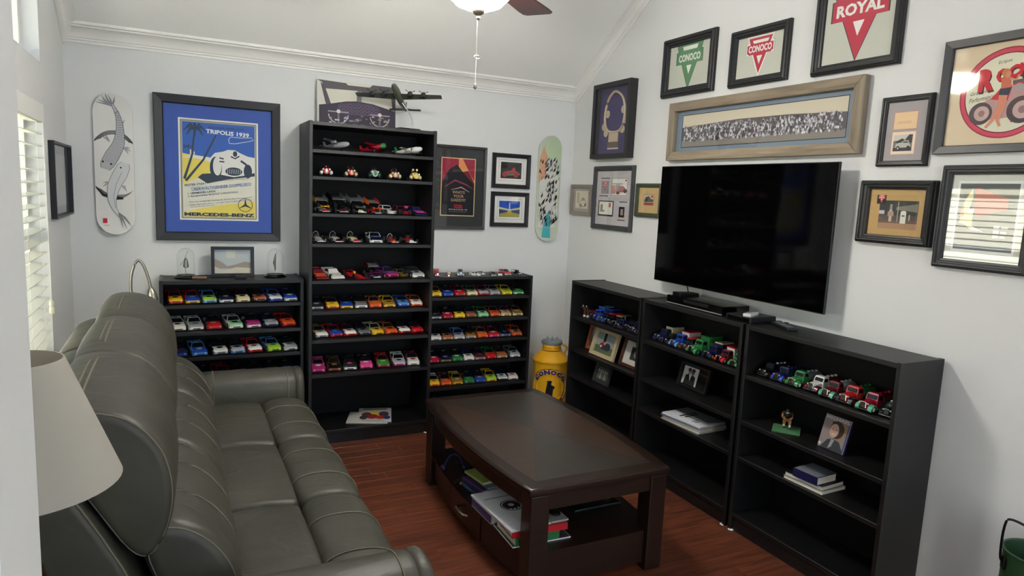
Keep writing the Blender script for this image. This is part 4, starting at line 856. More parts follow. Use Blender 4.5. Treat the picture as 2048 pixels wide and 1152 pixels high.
def car_row(shelf, where, xs, y, z, yaw, specs, group):
    sc = .965 if where == B3 else (1.0 if shelf in ('sixth', 'seventh') else 1.045)
    row = []
    names = [wd(a) if a == b else f'{wd(a)} and {wd(b)}' for a, b, *_ in specs]
    for i, (x, sp_) in enumerate(zip(xs, specs)):
        lab = f'{names[i]} stock car on the {shelf} shelf of the {where}'
        if names.count(names[i]) > 1:
            j = i-1 if i else 1; lab = f'{names[i]} stock car by the {names[j]} one, {shelf} shelf, {where}'
        a, b = sp_[:2]; c = sp_[2] if len(sp_) > 2 else b; e = sp_[3] if len(sp_) > 3 else ('white' if b != 'white' else 'red')
        yw = yaw[0]+(yaw[1]-yaw[0])*i/max(1, len(xs)-1)
        row.append(stock_car(lab, x, y, z, yw, a, b, c, e, group, sc))
    settle(row, *BAYS[where])
B1, B2, B3 = 'bookcase behind the sofa', 'tall bookcase', 'corner bookcase'
BAYS = {B1: (-285.2, -209.2), B2: (-203.8, -127.8), B3: (-123.6, -47.6)}
G1, G2, G3 = 'model cars in the bookcase behind the sofa', 'model cars in the tall bookcase', 'model cars in the corner bookcase'
car_row('top', B1, [-279.5, -270.1, -261.5, -251.5, -241.6, -232.0, -222.7, -213.6], -25.2, 91.3, (6, 11), [('red', 'yellow', 'red', 'maroon'), ('red', 'blue', 'yellow', 'lightblue'), ('lightblue', 'lime', 'lightblue', 'green'), ('black', 'navy', 'white', 'yellow'), ('maroon', 'cream', 'cream', 'black'), ('black', 'copper', 'black', 'maroon'), ('blue', 'white', 'blue', 'blue'), ('navy', 'blue', 'white', 'white')], G1)
car_row('second', B1, [-279.2, -268.0, -257.9, -245.9, -235.5, -225.2, -214.7], -24.2, 75.1, (8, 11), [('white', 'white', 'white', 'maroon'), ('white', 'silver', 'white', 'grey'), ('charcoal', 'red', 'red', 'tan'), ('white', 'mint', 'white', 'black'), ('black', 'magenta', 'white', 'pink'), ('navy', 'silver', 'navy', 'white'), ('red', 'orange', 'red', 'crimson')], G1)
car_row('third', B1, [-277.5, -266.1, -254.7, -244.8, -235.0, -223.6, -213.8], -25.6, 59.8, (9, 11), [('black', 'navy', 'blue', 'maroon'), ('lightblue', 'blue', 'lightblue', 'cream'), ('black', 'white', 'silver', 'black'), ('charcoal', 'silver', 'lightblue', 'navy'), ('red', 'white', 'red', 'crimson'), ('lightblue', 'lime', 'lime', 'green'), ('black', 'silver', 'white', 'grey')], G1)
car_row('fourth', B1, [-271.7, -263.2, -253.7, -244.1, -235.4, -225.8, -214.2], -25.6, 44.4, (11, 12), [('maroon', 'crimson', 'red', 'gold'), ('navy', 'charcoal', 'silver', 'white'), ('crimson', 'charcoal', 'maroon', 'red'), ('black', 'grey', 'black', 'silver'), ('charcoal', 'navy', 'black', 'grey'), ('black', 'olive', 'black', 'gold'), ('black', 'blue', 'blue', 'white')], G1)
car_row('sixth', B2, [-199.4, -189.5, -180.6, -171.2, -161.9, -152.5, -142.9, -133.1], -31.2, 86.3, (-2, -4), [('black', 'charcoal', 'silver', 'silver'), ('brown', 'yellow', 'red', 'gold'), ('navy', 'blue', 'yellow', 'lightblue'), ('black', 'grey', 'white', 'copper'), ('copper', 'orange', 'orange', 'tan'), ('yellow', 'gold', 'yellow', 'black'), ('blue', 'lightblue', 'blue', 'navy'), ('orange', 'white', 'orange', 'orange')], G2)
car_row('seventh', B2, [-195.8, -186.3, -175.8, -165.9, -156.9, -147.6, -138.2, -130.6], -31.2, 68.2, (10, 9), [('gold', 'white', 'silver', 'grey'), ('red', 'blue', 'red', 'lightblue'), ('maroon', 'white', 'red', 'magenta'), ('charcoal', 'grey', 'charcoal', 'black'), ('cream', 'yellow', 'yellow', 'maroon'), ('copper', 'orange', 'orange', 'black'), ('black', 'white', 'red', 'red'), ('navy', 'red', 'red', 'maroon')], G2)
car_row('eighth', B2, [-198.4, -188.3, -178.3, -167.6, -156.2, -145.2, -134.6], -32.2, 46.0, (-6, -8), [('pink', 'magenta', 'pink', 'white'), ('brown', 'black', 'copper', 'gold'), ('black', 'charcoal', 'white', 'pink'), ('black', 'pink', 'pink', 'white'), ('red', 'green', 'red', 'lime'), ('white', 'silver', 'magenta', 'maroon'), ('maroon', 'white', 'white', 'red')], G2)
car_row('top', B3, [-118.1, -109.5, -100.2, -90.8, -82.6, -73.3, -63.5, -54.0], -25.2, 91.5, (-8, -5), [('gold', 'yellow', 'yellow', 'black'), ('navy', 'blue', 'blue', 'white'), ('crimson', 'red', 'crimson', 'white'), ('green', 'cream', 'cream', 'olive'), ('crimson', 'silver', 'red', 'maroon'), ('grey', 'silver', 'silver', 'charcoal'), ('yellow', 'lime', 'yellow', 'orange'), ('charcoal', 'green', 'mint', 'lime')], G3)
car_row('second', B3, [-117.6, -108.9, -100.1, -91.2, -81.6, -72.3, -64.0, -53.9], -25.2, 75.7, (-8, -5), [('black', 'charcoal', 'silver', 'grey'), ('black', 'crimson', 'crimson', 'white'), ('black', 'yellow', 'yellow', 'charcoal'), ('charcoal', 'copper', 'brown', 'grey'), ('green', 'mint', 'mint', 'black'), ('brown', 'orange', 'copper', 'red'), ('purple', 'tan', 'cream', 'red'), ('brown', 'gold', 'cream', 'tan')], G3)
car_row('third', B3, [-117.3, -108.6, -99.7, -90.8, -81.6, -72.5, -63.4, -53.9], -25.4, 60.6, (-8, -5), [('black', 'white', 'white', 'black'), ('charcoal', 'copper', 'tan', 'black'), ('lightblue', 'silver', 'white', 'purple'), ('black', 'gold', 'silver', 'charcoal'), ('copper', 'orange', 'orange', 'tan'), ('crimson', 'red', 'pink', 'white'), ('charcoal', 'navy', 'grey', 'lightblue'), ('orange', 'copper', 'orange', 'black')], G3)
car_row('fourth', B3, [-118.2, -110.0, -101.6, -92.7, -83.5, -75.3, -65.3, -54.6], -25.4, 44.6, (-8, -5), [('black', 'crimson', 'crimson', 'white'), ('black', 'navy', 'gold', 'silver'), ('black', 'green', 'green', 'white'), ('navy', 'white', 'white', 'charcoal'), ('charcoal', 'maroon', 'silver', 'grey'), ('green', 'red', 'crimson', 'crimson'), ('brown', 'copper', 'tan', 'gold'), ('grey', 'silver', 'white', 'charcoal')], G3)
car_row('fifth', B3, [-117.3, -109.5, -101.6, -92.6, -83.4, -74.6, -66.2, -56.6], -25.2, 27.5, (-9, -6), [('white', 'yellow', 'orange', 'orange'), ('brown', 'orange', 'orange', 'silver'), ('yellow', 'gold', 'yellow', 'cream'), ('charcoal', 'green', 'green', 'teal'), ('navy', 'blue', 'blue', 'yellow'), ('yellow', 'lime', 'yellow', 'olive'), ('navy', 'white', 'navy', 'navy'), ('black', 'white', 'white', 'red')], G3)
car_row('bottom', B3, [-116, -106, -96, -86, -76, -66, -56], -24.0, 9.2, (-9, -6), [('black', 'charcoal', 'black', 'grey'), ('navy', 'black', 'silver', 'grey'), ('black', 'maroon', 'black', 'silver'), ('black', 'brown', 'black', 'grey'), ('charcoal', 'silver', 'black', 'white'), ('black', 'gold', 'black', 'gold'), ('navy', 'grey', 'navy', 'white')], G3)

def open_wheeler(label, x, y, z, yaw, main, second, kind, group, wing=None, wing2=None, sc=1.):
    """kind: sprint (big rear tyres, cage), midget (roll hoop), formula (long nose, low wings), modified (open fenders, cab)"""
    t = place({'sprint': 'sprint_car', 'midget': 'midget_car', 'formula': 'formula_car', 'modified': 'modified_car'}[kind], label, 'model car', x, y, z, yaw, group); t.scale = (sc,)*3
    a, b = cm_(main), cm_(second)
    def bodyloft(st, mt): 
        m = MB(); m.loft([[(-w, q, z0), (-w*.9, q, (z0+z1)*.55), (-w*.5, q, z1), (w*.5, q, z1), (w*.9, q, (z0+z1)*.55), (w, q, z0)] for q, w, z0, z1 in st], mt); return m
    if kind in ('sprint', 'midget'):
        bodyloft([(1, .9, 1.2, 2.2), (3, 1.5, 1.0, 3.0), (8, 1.9, .9, 3.6), (10, 2.1, .9, 3.4), (13.5, 1.9, 1.0, 4.0), (16, .8, 1.4, 3.0)], a).build('body', t, smooth=40)
        bodyloft([(.2, 1.2, 1.0, 1.7), (1.0, 1.5, .9, 2.3), (2.4, 1.6, 1.0, 2.7)], b).build('nose', t, smooth=40)
        m = MB(); hh = 6.5 if kind == 'midget' else 7.0
        m.tube(catmull([(-1.9, 12.6, 3.2), (-1.7, 12.4, hh-1.5), (0, 12.2, hh), (1.7, 12.4, hh-1.5), (1.9, 12.6, 3.2)], 4, False), .17, WHITE if kind == 'midget' else DARKMETAL, 6)
        if kind == 'sprint':
            for q in (-1.7, 1.7): m.tube([(q, 7.6, 3.2), (q*.9, 8.6, 6.6), (q*.9, 12.4, 6.8)], .2, DARKMETAL, 6)
        m.build('roll_cage', t, smooth=50)
        MB().box(-1.3, 1.3, 10.2, 12.2, 3.2, 5.0, BLACK).build('seat', t); MB().tube([(-4.2, 3.2, 1.6), (4.2, 3.2, 1.6)], .2, BAR, 6).build('front_axle', t); MB().tube([(-4.6, 14, 2.2), (4.6, 14, 2.2)], .25, BAR, 6).build('rear_axle', t)
        MB().box(-2.6, 2.6, .0, .35, .9, 1.25, WHITE).build('front_bumper', t)
        wheels(t, [(-4.0, 3.2), (4.0, 3.2)], CHROME, 1.55, 1.1); wheels(t, [(-3.9, 14), (3.9, 14)], CHROME, 2.25, 1.9)
        if wing:
            w1, w2 = cm_(wing), cm_(wing2 or wing); m = MB(); m.T = Matrix.Translation((0, 10, 8.4)) @ Matrix.Rotation(R(14), 4, 'X'); m.box(-3.9, 3.9, -3.6, 4.2, -.12, .12, mat((142, 146, 146), .35, .3)); m.build('top_wing', t)
            for q in (-1, 1):
                m = MB(); m.T = Matrix.Translation((q*4.0, 10, 8.4)) @ Matrix.Rotation(R(14), 4, 'X'); m.prism([(-4.0, -1.3), (4.6, -1.3), (4.6, 2.2), (-3.2, 1.2)], -.12, .12, w2 if q > 0 else w1, 'x'); m.build('side_board', t)
            m = MB(); m.T = Matrix.Translation((0, 2.2, 4.2)) @ Matrix.Rotation(R(10), 4, 'X'); m.box(-2.4, 2.4, -1.2, 1.2, -.08, .08, w1); m.box(-2.5, -2.3, -1.3, 1.3, -.6, .7, w1); m.box(2.3, 2.5, -1.3, 1.3, -.6, .7, w1); m.build('nose_wing', t)
            for q in (-1.4, 1.4): MB().tube([(q, 11.5, 6.6), (q, 11.5, 8.4)], .14, DARKMETAL, 5).build('wing_strut', t)
    elif kind == 'formula':
        bodyloft([(0, .5, .9, 1.4), (3, .9, .8, 2.0), (8, 1.5, .6, 2.8), (11, 2.6, .5, 2.6), (17, 2.4, .6, 3.2), (21, .9, .8, 2.4)], a).build('body', t, smooth=40)
        MB().box(-4.2, 4.2, .2, 1.8, .5, .75, a).build('front_wing', t); MB().box(-3.6, 3.6, 20, 21.6, 3.6, 3.85, b).build('rear_wing', t)
        MB().tube(catmull([(-.7, 13, 2.6), (0, 12.8, 4.4), (.7, 13, 2.6)], 4, False), .25, a, 6).build('roll_hoop', t, smooth=50); MB().ell((0, 11, 3.2), .8, .9, .9, cm_('yellow')).build('helmet', t, smooth=60)
        for q in (-1, 1): MB().box(q*3.5, q*3.6, 20, 21.6, 2.2, 4.2, b).build('end_plate', t)
        wheels(t, [(-3.9, 4.6), (3.9, 4.6)], DARKMETAL, 1.6, 1.6); wheels(t, [(-3.9, 18), (3.9, 18)], DARKMETAL, 1.75, 2.0)
    else:
        bodyloft([(2, 1.8, .8, 2.6), (7, 2.4, .7, 3.2), (8, 3.6, .6, 3.6), (15, 3.8, .6, 3.8), (17, 3.6, .7, 3.6)], a).build('body', t, smooth=30)
        MB().loft([[(-3.2, 8, 3.6), (3.2, 8, 3.6), (3.2, 15, 3.8), (-3.2, 15, 3.8)], [(-2.8, 9.6, 5.9), (2.8, 9.6, 5.9), (2.8, 13.6, 6.1), (-2.8, 13.6, 6.1)]], a).build('cab', t)
        m = MB(); m.add([(-2.8, 8.02, 3.9), (2.8, 8.02, 3.9), (2.5, 9.32, 5.6), (-2.5, 9.32, 5.6)], [(0, 1, 2, 3)], CARGLASS); m.build('windscreen', t)
        for q in (-1, 1):
            m = MB(); m.add([(q*3.18, 9.2, 4.0), (q*3.18, 14, 4.1), (q*2.88, 13.2, 5.7), (q*2.88, 10, 5.6)], [(0, 1, 2, 3)], CARGLASS); m.build('side_window', t)
        MB().tube([(-2.6, 1, 1.2), (0, .6, 1.2), (2.6, 1, 1.2), (2.2, 1, 2.4), (-2.2, 1, 2.4)], .22, b, 6).build('front_bumper', t)
        wheels(t, [(-3.8, 4), (3.8, 4), (-3.9, 14), (3.9, 14)], CHROME, 1.75, 1.5)
    return t
def wedge_car(label, x, y, z, yaw, main, hood, group):
    t = place('late_model_car', label, 'model car', x, y, z, yaw, group); a, b = cm_(main), cm_(hood)
    m = MB(); m.loft([ring_(q, w, z0, zm, zt, .94) for q, w, z0, zm, zt in [(0, 3.9, .5, .9, 1.2), (1, 4.1, .4, 1.4, 1.9), (8, 4.2, .4, 2.6, 3.3), (14, 4.2, .4, 3.2, 4.0), (20, 4.1, .5, 3.6, 4.6)]], a).build('body', t, smooth=25)
    MB().add([(-3.5, 1.2, 2.0), (3.5, 1.2, 2.0), (3.6, 7.4, 3.3), (-3.6, 7.4, 3.3)], [(0, 1, 2, 3)], b).build('hood_panel', t)
    MB().loft([[(-3.4, 8, 3.2), (3.4, 8, 3.2), (3.6, 16, 3.9), (-3.6, 16, 3.9)], [(-2.8, 10.5, 5.7), (2.8, 10.5, 5.7), (2.9, 14.5, 5.9), (-2.9, 14.5, 5.9)]], a).build('cab', t)
    MB().add([(-3.0, 8.3, 3.5), (3.0, 8.3, 3.5), (2.6, 10.3, 5.45), (-2.6, 10.3, 5.45)], [(0, 1, 2, 3)], CARGLASS).build('windscreen', t)
    for q in (-1, 1): MB().add([(q*3.46, 9.6, 3.9), (q*3.5, 15, 4.1), (q*3.0, 14.2, 5.6), (q*2.95, 11, 5.5)], [(0, 1, 2, 3)], CARGLASS).build('side_window', t)
    MB().box(-4, 4, 19.6, 19.8, 4.4, 5.8, b).build('spoiler', t)
    wheels(t, [(-3.7, 4.2), (3.7, 4.2), (-3.7, 15.6), (3.7, 15.6)], DARKMETAL, 1.5, 1.3); return t
g3 = 'dirt track models on the third shelf of the tall bookcase'
open_wheeler('silver sprint car with yellow-sided wing on the third shelf', -194.0, -30, TZ[2], 14, 'silver', 'red', 'sprint', g3, 'yellow', 'grey', 1.0)
open_wheeler('maroon sprint car with the tallest black and white wing', -183.4, -30.5, TZ[2], 14, 'charcoal', 'maroon', 'sprint', g3, 'black', 'grey', 1.13)
open_wheeler('black sprint car with grey wing beside the red-winged one', -172.3, -31, TZ[2], 14, 'black', 'cream', 'sprint', g3, 'grey', 'grey', 1.08)
open_wheeler('red sprint car with orange and red wing', -161.2, -31, TZ[2], 14, 'red', 'charcoal', 'sprint', g3, 'orange', 'red', .96)
open_wheeler('white modified racer beside the red-winged sprint car', -152.2, -31, TZ[2], 14, 'white', 'white', 'modified', g3)
open_wheeler('dark red modified racer beside the white modified', -142.8, -31, TZ[2], 14, 'maroon', 'red', 'modified', g3)
wedge_car('pink and navy wedge-nosed dirt car on the third shelf', -132.4, -33, TZ[2], 10, 'navy', 'pink', g3)
g4 = 'open wheel models on the fourth shelf of the tall bookcase'
open_wheeler('white midget racer with grey nose on the fourth shelf', -197.0, -31, TZ[3], 6, 'white', 'silver', 'midget', g4, sc=1.02)
open_wheeler('white midget racer with maroon nose on the fourth shelf', -185.8, -31, TZ[3], 8, 'white', 'maroon', 'midget', g4, sc=1.05)
open_wheeler('cream midget racer with red nose on the fourth shelf', -174.6, -31, TZ[3], 8, 'cream', 'red', 'midget', g4, sc=1.05)
stock_car('white sedan model with dark blue bonnet among the midget racers', -162.0, -31, TZ[3], -4, 'white', 'navy', 'white', 'blue', g4)
open_wheeler('low red midget racer beside the white sedan model', -150.2, -32, TZ[3], 2, 'red', 'orange', 'midget', g4, sc=.92)
open_wheeler('red sprint car with bare roll cage at the shelf end', -138.2, -32, TZ[3], 2, 'red', 'white', 'sprint', g4, sc=1.0)
g5 = 'racing models on the fifth shelf of the tall bookcase'
wedge_car('orange-red wedge-nosed dirt car on the fifth shelf', -196.2, -32, TZ[4], 8, 'maroon', 'orange', g5)
wedge_car('white wedge-nosed dirt car on the fifth shelf', -186.4, -32, TZ[4], 11, 'white', 'white', g5)
open_wheeler('red formula racer with yellow helmet', -170.8, -33, TZ[4], 18, 'red', 'red', 'formula', g5)
open_wheeler('purple sprint car with maroon wing on the fifth shelf', -161.5, -31, TZ[4], 8, 'purple', 'navy', 'sprint', g5, 'maroon', 'purple', .95)
stock_car('purple and magenta stock car beside the purple sprint car', -150.4, -32, TZ[4], 12, 'purple', 'magenta', 'maroon', 'lightblue', g5)
open_wheeler('small olive modified racer between purple and patterned cars', -142.6, -29, TZ[4], 10, 'olive', 'gold', 'modified', g5, sc=.85)
stock_car('black and white patterned stock car at the fifth shelf end', -132.6, -31.5, TZ[4], 11, 'charcoal', 'silver', 'white', 'black', g5)
for gq in (g3, g4, g5): settle([o for o in C.objects if o.get('group') == gq and o.parent is None], *BAYS[B2])
# pedal car models, second shelf
def pedal_car(label, x, main, second, kind):
    t = place('pedal_car', label, 'model car', x, -31, TZ[1], -6, 'pedal car models on the second shelf'); a, b = cm_(main), cm_(second)
    m = MB(); m.loft([[(w*math.cos(R(k)), q, zc+hz*math.sin(R(k))) for k in range(0, 360, 30)] for q, w, zc, hz in [(.3, 1.6, 3.2, 1.6), (2, 2.5, 3.5, 2.2), (6, 2.8, 3.8, 2.3), (10, 2.9, 3.4, 1.9), (13, 2.0, 3.2, 1.5), (14.5, .6, 3.0, .7)]], a).build('body', t, smooth=50)
    MB().ell((0, .5, 3.5), 1.0, .5, 1.5, b).build('grille', t, smooth=60)
    for q in (-1, 1):
        MB().ell((q*2.9, 3.2, 2.5), 1.25, 2.4, 1.5, b).build('fender', t, smooth=60); MB().ell((q*1.9, 1.2, 4.5), .62, .7, .62, WHITE).build('headlight', t, smooth=60)
    m = MB(); m.tube([(1.7*math.cos(R(k)), 7.2, 6.0+1.9*math.sin(R(k))) for k in range(0, 181, 20)], .2, CHROME if kind != 2 else BLACK, 6); m.build('windscreen', t)
    MB().tube([(1.1*math.cos(R(k)), 8+.4*math.sin(R(k)), 5.9+.9*math.sin(R(k))) for k in range(0, 360, 30)], .18, BLACK, 6, True).build('steering_wheel', t)
    wheels(t, [(-3.3, 3.2), (3.3, 3.2), (-3.2, 11.5), (3.2, 11.5)], b, 1.7 if kind != 2 else 2.3, 1.0)
    if kind == 0:
        MB().ell((0, 3.5, 6.3), .5, .5, .6, CHROME).build('bell', t, smooth=60); MB().box(-2.2, 2.2, 12.5, 15.5, 3, 5, b).build('rear_box', t)
    if kind == 4:
        for q in (-1, 1): MB().ell((q*1.3, 5, 7.4), .8, .5, .8, b).build('ear', t, smooth=60)
pedal_car('red and white fire engine pedal car model', -194.2, 'red', 'white', 0); pedal_car('red pedal car model with white grille', -178.7, 'red', 'cream', 1)
pedal_car('grey tractor pedal model with green wheels', -163.8, 'silver', 'green', 2); pedal_car('cream pedal car model with copper body', -150.4, 'copper', 'cream', 3); pedal_car('yellow round-eared pedal car model', -136.6, 'yellow', 'cream', 4)
# ------------------------------------------------------------------ aeroplanes
def plane(label, x, y, z, yaw, pitch, main, second, kind, span, length, group, roll=0):
    t = thing('model_aeroplane', label, 'model plane', (x, y, z), (0, 0, R(yaw)), group); a, b = cm_(main), cm_(second); k = length/20.
    T = Matrix.Translation((0, 0, 3.4)) @ Matrix.Rotation(R(pitch), 4, 'X') @ Matrix.Rotation(R(roll), 4, 'Y')
    def M(): m = MB(); m.T = T; return m
    ff = 1. if kind == 'bomber' else 1.3
    st = [(-10, .3*ff, 0), (-9, 1.0*ff, 0), (-6, 1.4*ff, .1), (0, 1.4*ff, .2), (6, .9*ff, .5), (10, .25*ff, .9)]
    M().loft([[(r*k*math.cos(R(q)), yy*k, zc+r*k*math.sin(R(q))) for q in range(0, 360, 30)] for yy, r, zc in st], a).build('fuselage', t, smooth=50)
    wz = 1.6*k if kind == 'bi' else (1.5*k if kind == 'high' else -.3*k)
    w = M(); w.loft([[(s_, (-4.2+abs(s_)/span*2)*k, wz+abs(s_)*.03), (s_, (-2.4+abs(s_)/span)*k, wz+.65*k*(1-abs(s_)/span)+abs(s_)*.03), (s_, (.2-abs(s_)/span*1.2)*k, wz+abs(s_)*.03)] for s_ in (-span/2, -span/4, 0, span/4, span/2)], b if kind == 'bi' else a).build('wing', t, smooth=30)
    if kind == 'bi': w = M(); w.loft([[(s_, (-4)*k, -1.1*k), (s_, (-2.4)*k, -.9*k), (s_, 0, -1.1*k)] for s_ in (-span*.45, 0, span*.45)], a).build('lower_wing', t, smooth=30)
    M().loft([[(s_, (7.6+abs(s_)*.12)*k, .8), (s_, (8.4)*k, 1.0), (s_, 9.6*k, .8)] for s_ in (-span*.19, 0, span*.19)], a).build('tailplane', t, smooth=30)
    M().prism([(7.2*k, .8), (9.9*k, .8), (10.2*k, 4.2*k), (9.0*k, 4.2*k)], -.15, .15, b, 'x').build('tail_fin', t)
    if kind == 'bi': M().lathe([(1.75, 0), (1.8, 1.8), (1.2, 2.6), (.1, 2.8)], cm_('green'), (0, -7.6*k, 0), 14, 'y').build('cowling', t, smooth=40)
    engines = {'bi': [(0, -9.6*k-.8, .1)], 'high': [(0, -10*k, .1), (-span*.2, -4.4*k, wz-.2), (span*.2, -4.4*k, wz-.2)], 'twin': [(-span*.2, -4.6*k, wz), (span*.2, -4.6*k, wz)], 'bomber': [(-span*.3, -3.9*k, wz+.5), (-span*.15, -4.5*k, wz+.3), (span*.15, -4.5*k, wz+.3), (span*.3, -3.9*k, wz+.5)]}[kind]
    for ex, ey, ez in engines:
        if not (kind == 'bi' or ex == 0): M().lathe([(.2, 2.2), (.95*k, 1.6), (.95*k, -1.6), (.4, -2.4)], a if kind != 'bomber' else b, (ex, ey+2, ez), 12, 'y').build('engine', t, smooth=40)
        p = M(); L_ = 2.1*k
        for q in (20, 140, 260): p.add([(ex, ey-.3, ez), (ex+L_*math.cos(R(q)), ey-.25, ez+L_*math.sin(R(q))), (ex+L_*math.cos(R(q+9)), ey-.35, ez+L_*math.sin(R(q+9)))], [(0, 1, 2)], DARKMETAL)
        p.ell((ex, ey-.3, ez), .4, .5, .4, DARKMETAL, 8, 5).build('propeller', t)
    if kind != 'bomber':
        for q in (-1.8, 1.8):
            MB().tube([(q*k, -2.5*k, 2.6), (q*1.1*k, -2.8*k, 1.0)], .2, BAR, 5).build('undercarriage', t); MB().lathe([(.02, -.3), (1.0, -.3), (1.0, .3), (.02, .3)], TYRE, (q*1.1*k, -2.8*k, 1.0), 12, 'x').build('wheel', t)
        MB().tube([(0, 9.0*k, 3.6+9.0*k*math.sin(R(pitch))), (0, 9.0*k, .05)], .12, BAR, 5).build('tail_strut', t)
    M().ell((0, -5*k, 1.25*k), .8*k, 1.6*k, .7*k, CARGLASS, 10, 6).build('cockpit_glass', t, smooth=60)
    return t, T, k
gp = 'model aeroplanes on the top shelf of the tall bookcase'
plane('silver high-wing model aeroplane on the top shelf', -187, -24, TZ[0], 40, -9, 'silver', 'grey', 'high', 26, 20, gp, 5)
plane('red biplane model with green engine cowling', -164, -24, TZ[0], 42, -14, 'crimson', 'red', 'bi', 19, 19, gp, 5)
plane('white and green twin-engine airliner model', -140.2, -24, TZ[0], 40, -10, 'white', 'green', 'twin', 23.5, 21, gp, 5)
# bomber on its stand above the tall bookcase
t, T, k = plane('olive four-engine bomber model on a curved stand', -147, -24, 201.66, -32, -23, 'sage', 'charcoal', 'bomber', 56, 34, None)
for c in t.children: c.location.z += 16.5*S
o = MB().loft([[(-9, -7, 0), (9, -7, 0), (9, 5, 0), (-9, 5, 0)], [(-7, -6, 1.4), (7, -6, 1.4), (7, 4, 1.4), (-7, 4, 1.4)]], BLACK).build('stand_base', t); o.location = (4*S, 2*S, 0); o.rotation_euler = (0, 0, R(42))
MB().tube(catmull([(7, 5, 1.2), (7.4, 5.3, 6), (6, 4.6, 11), (3, 3, 15), (.6, 2, 18.6)], 5, False), .4, CHROME, 8).build('stand_arm', t, smooth=50)
# cockpit photograph on a stiff board behind it
t = thing('cockpit_board', 'cut board printed with a bomber cockpit view, behind the bomber model', 'picture', (-169.6, -5.6, 201.68), (R(-4), 0, 0))
MB().box(-25.8, 25.8, 0, .5, 0, 29.6, mat((206, 204, 196), .6)).build('board', t)
p = Pr(0); s = Sub(p, -25.7, .1, 51.4, 29.4); PU = (78, 70, 92)
s.rect(0, 0, 1, 1, (216, 214, 200)); s.poly([(0, 1), (.36, .98), (.38, .94), (.66, .94), (.7, 1), (1, 1), (1, .8), (.96, .78), (.55, .8), (.5, .84), (.1, .82), (0, .86)], (92, 88, 94)); s.poly([(0, 1), (.06, .95), (.12, .5), (.02, .4), (.02, 0), (0, 0)], (206, 204, 196)); s.poly([(.04, .96), (.1, .84), (.17, .5), (.12, .46), (.1, .52)], (84, 80, 88))
s.poly([(.02, 0), (.02, .46), (.15, .5), (.35, .58), (.5, .61), (.7, .58), (.9, .5), (1, .46), (1, 0)], (58, 52, 66)); s.poly([(.49, .6), (.5, .84), (.56, .84), (.555, .6)], (132, 126, 128)); s.poly([(.94, .8), (1, .8), (1, .46), (.96, .5)], (90, 84, 92)); s.poly([(.25, .5), (.4, .56), (.52, .58), (.68, .56), (.8, .5), (.78, .3), (.25, .3)], PU)
for i in range(9):
    for j in range(3): s.el(.3+.055*i, .35+.075*j, .02, .032, (108, 100, 130) if (i+j) % 3 else (136, 92, 110)); s.el(.3+.055*i, .35+.075*j, .013, .02, (46, 42, 60))
for u in (.26, .79):
    s.ring(u, .3, .13, .22, .012, (196, 190, 196), a0=185, a1=355); s.line([(u-.13, .34), (u+.13, .34)], .012, (180, 172, 186)); s.el(u, .35, .025, .042, (232, 228, 232)); s.line([(u, .3), (u, 0)], .02, (130, 120, 136))
for i in range(40): s.rect(.12+.8*random.random(), .02+.26*random.random(), .01+.05*random.random(), .012+.04*random.random(), random.choice(((150, 146, 190), (112, 104, 120), (206, 200, 206), (44, 40, 54), (170, 160, 120))))
p.build('print', t)
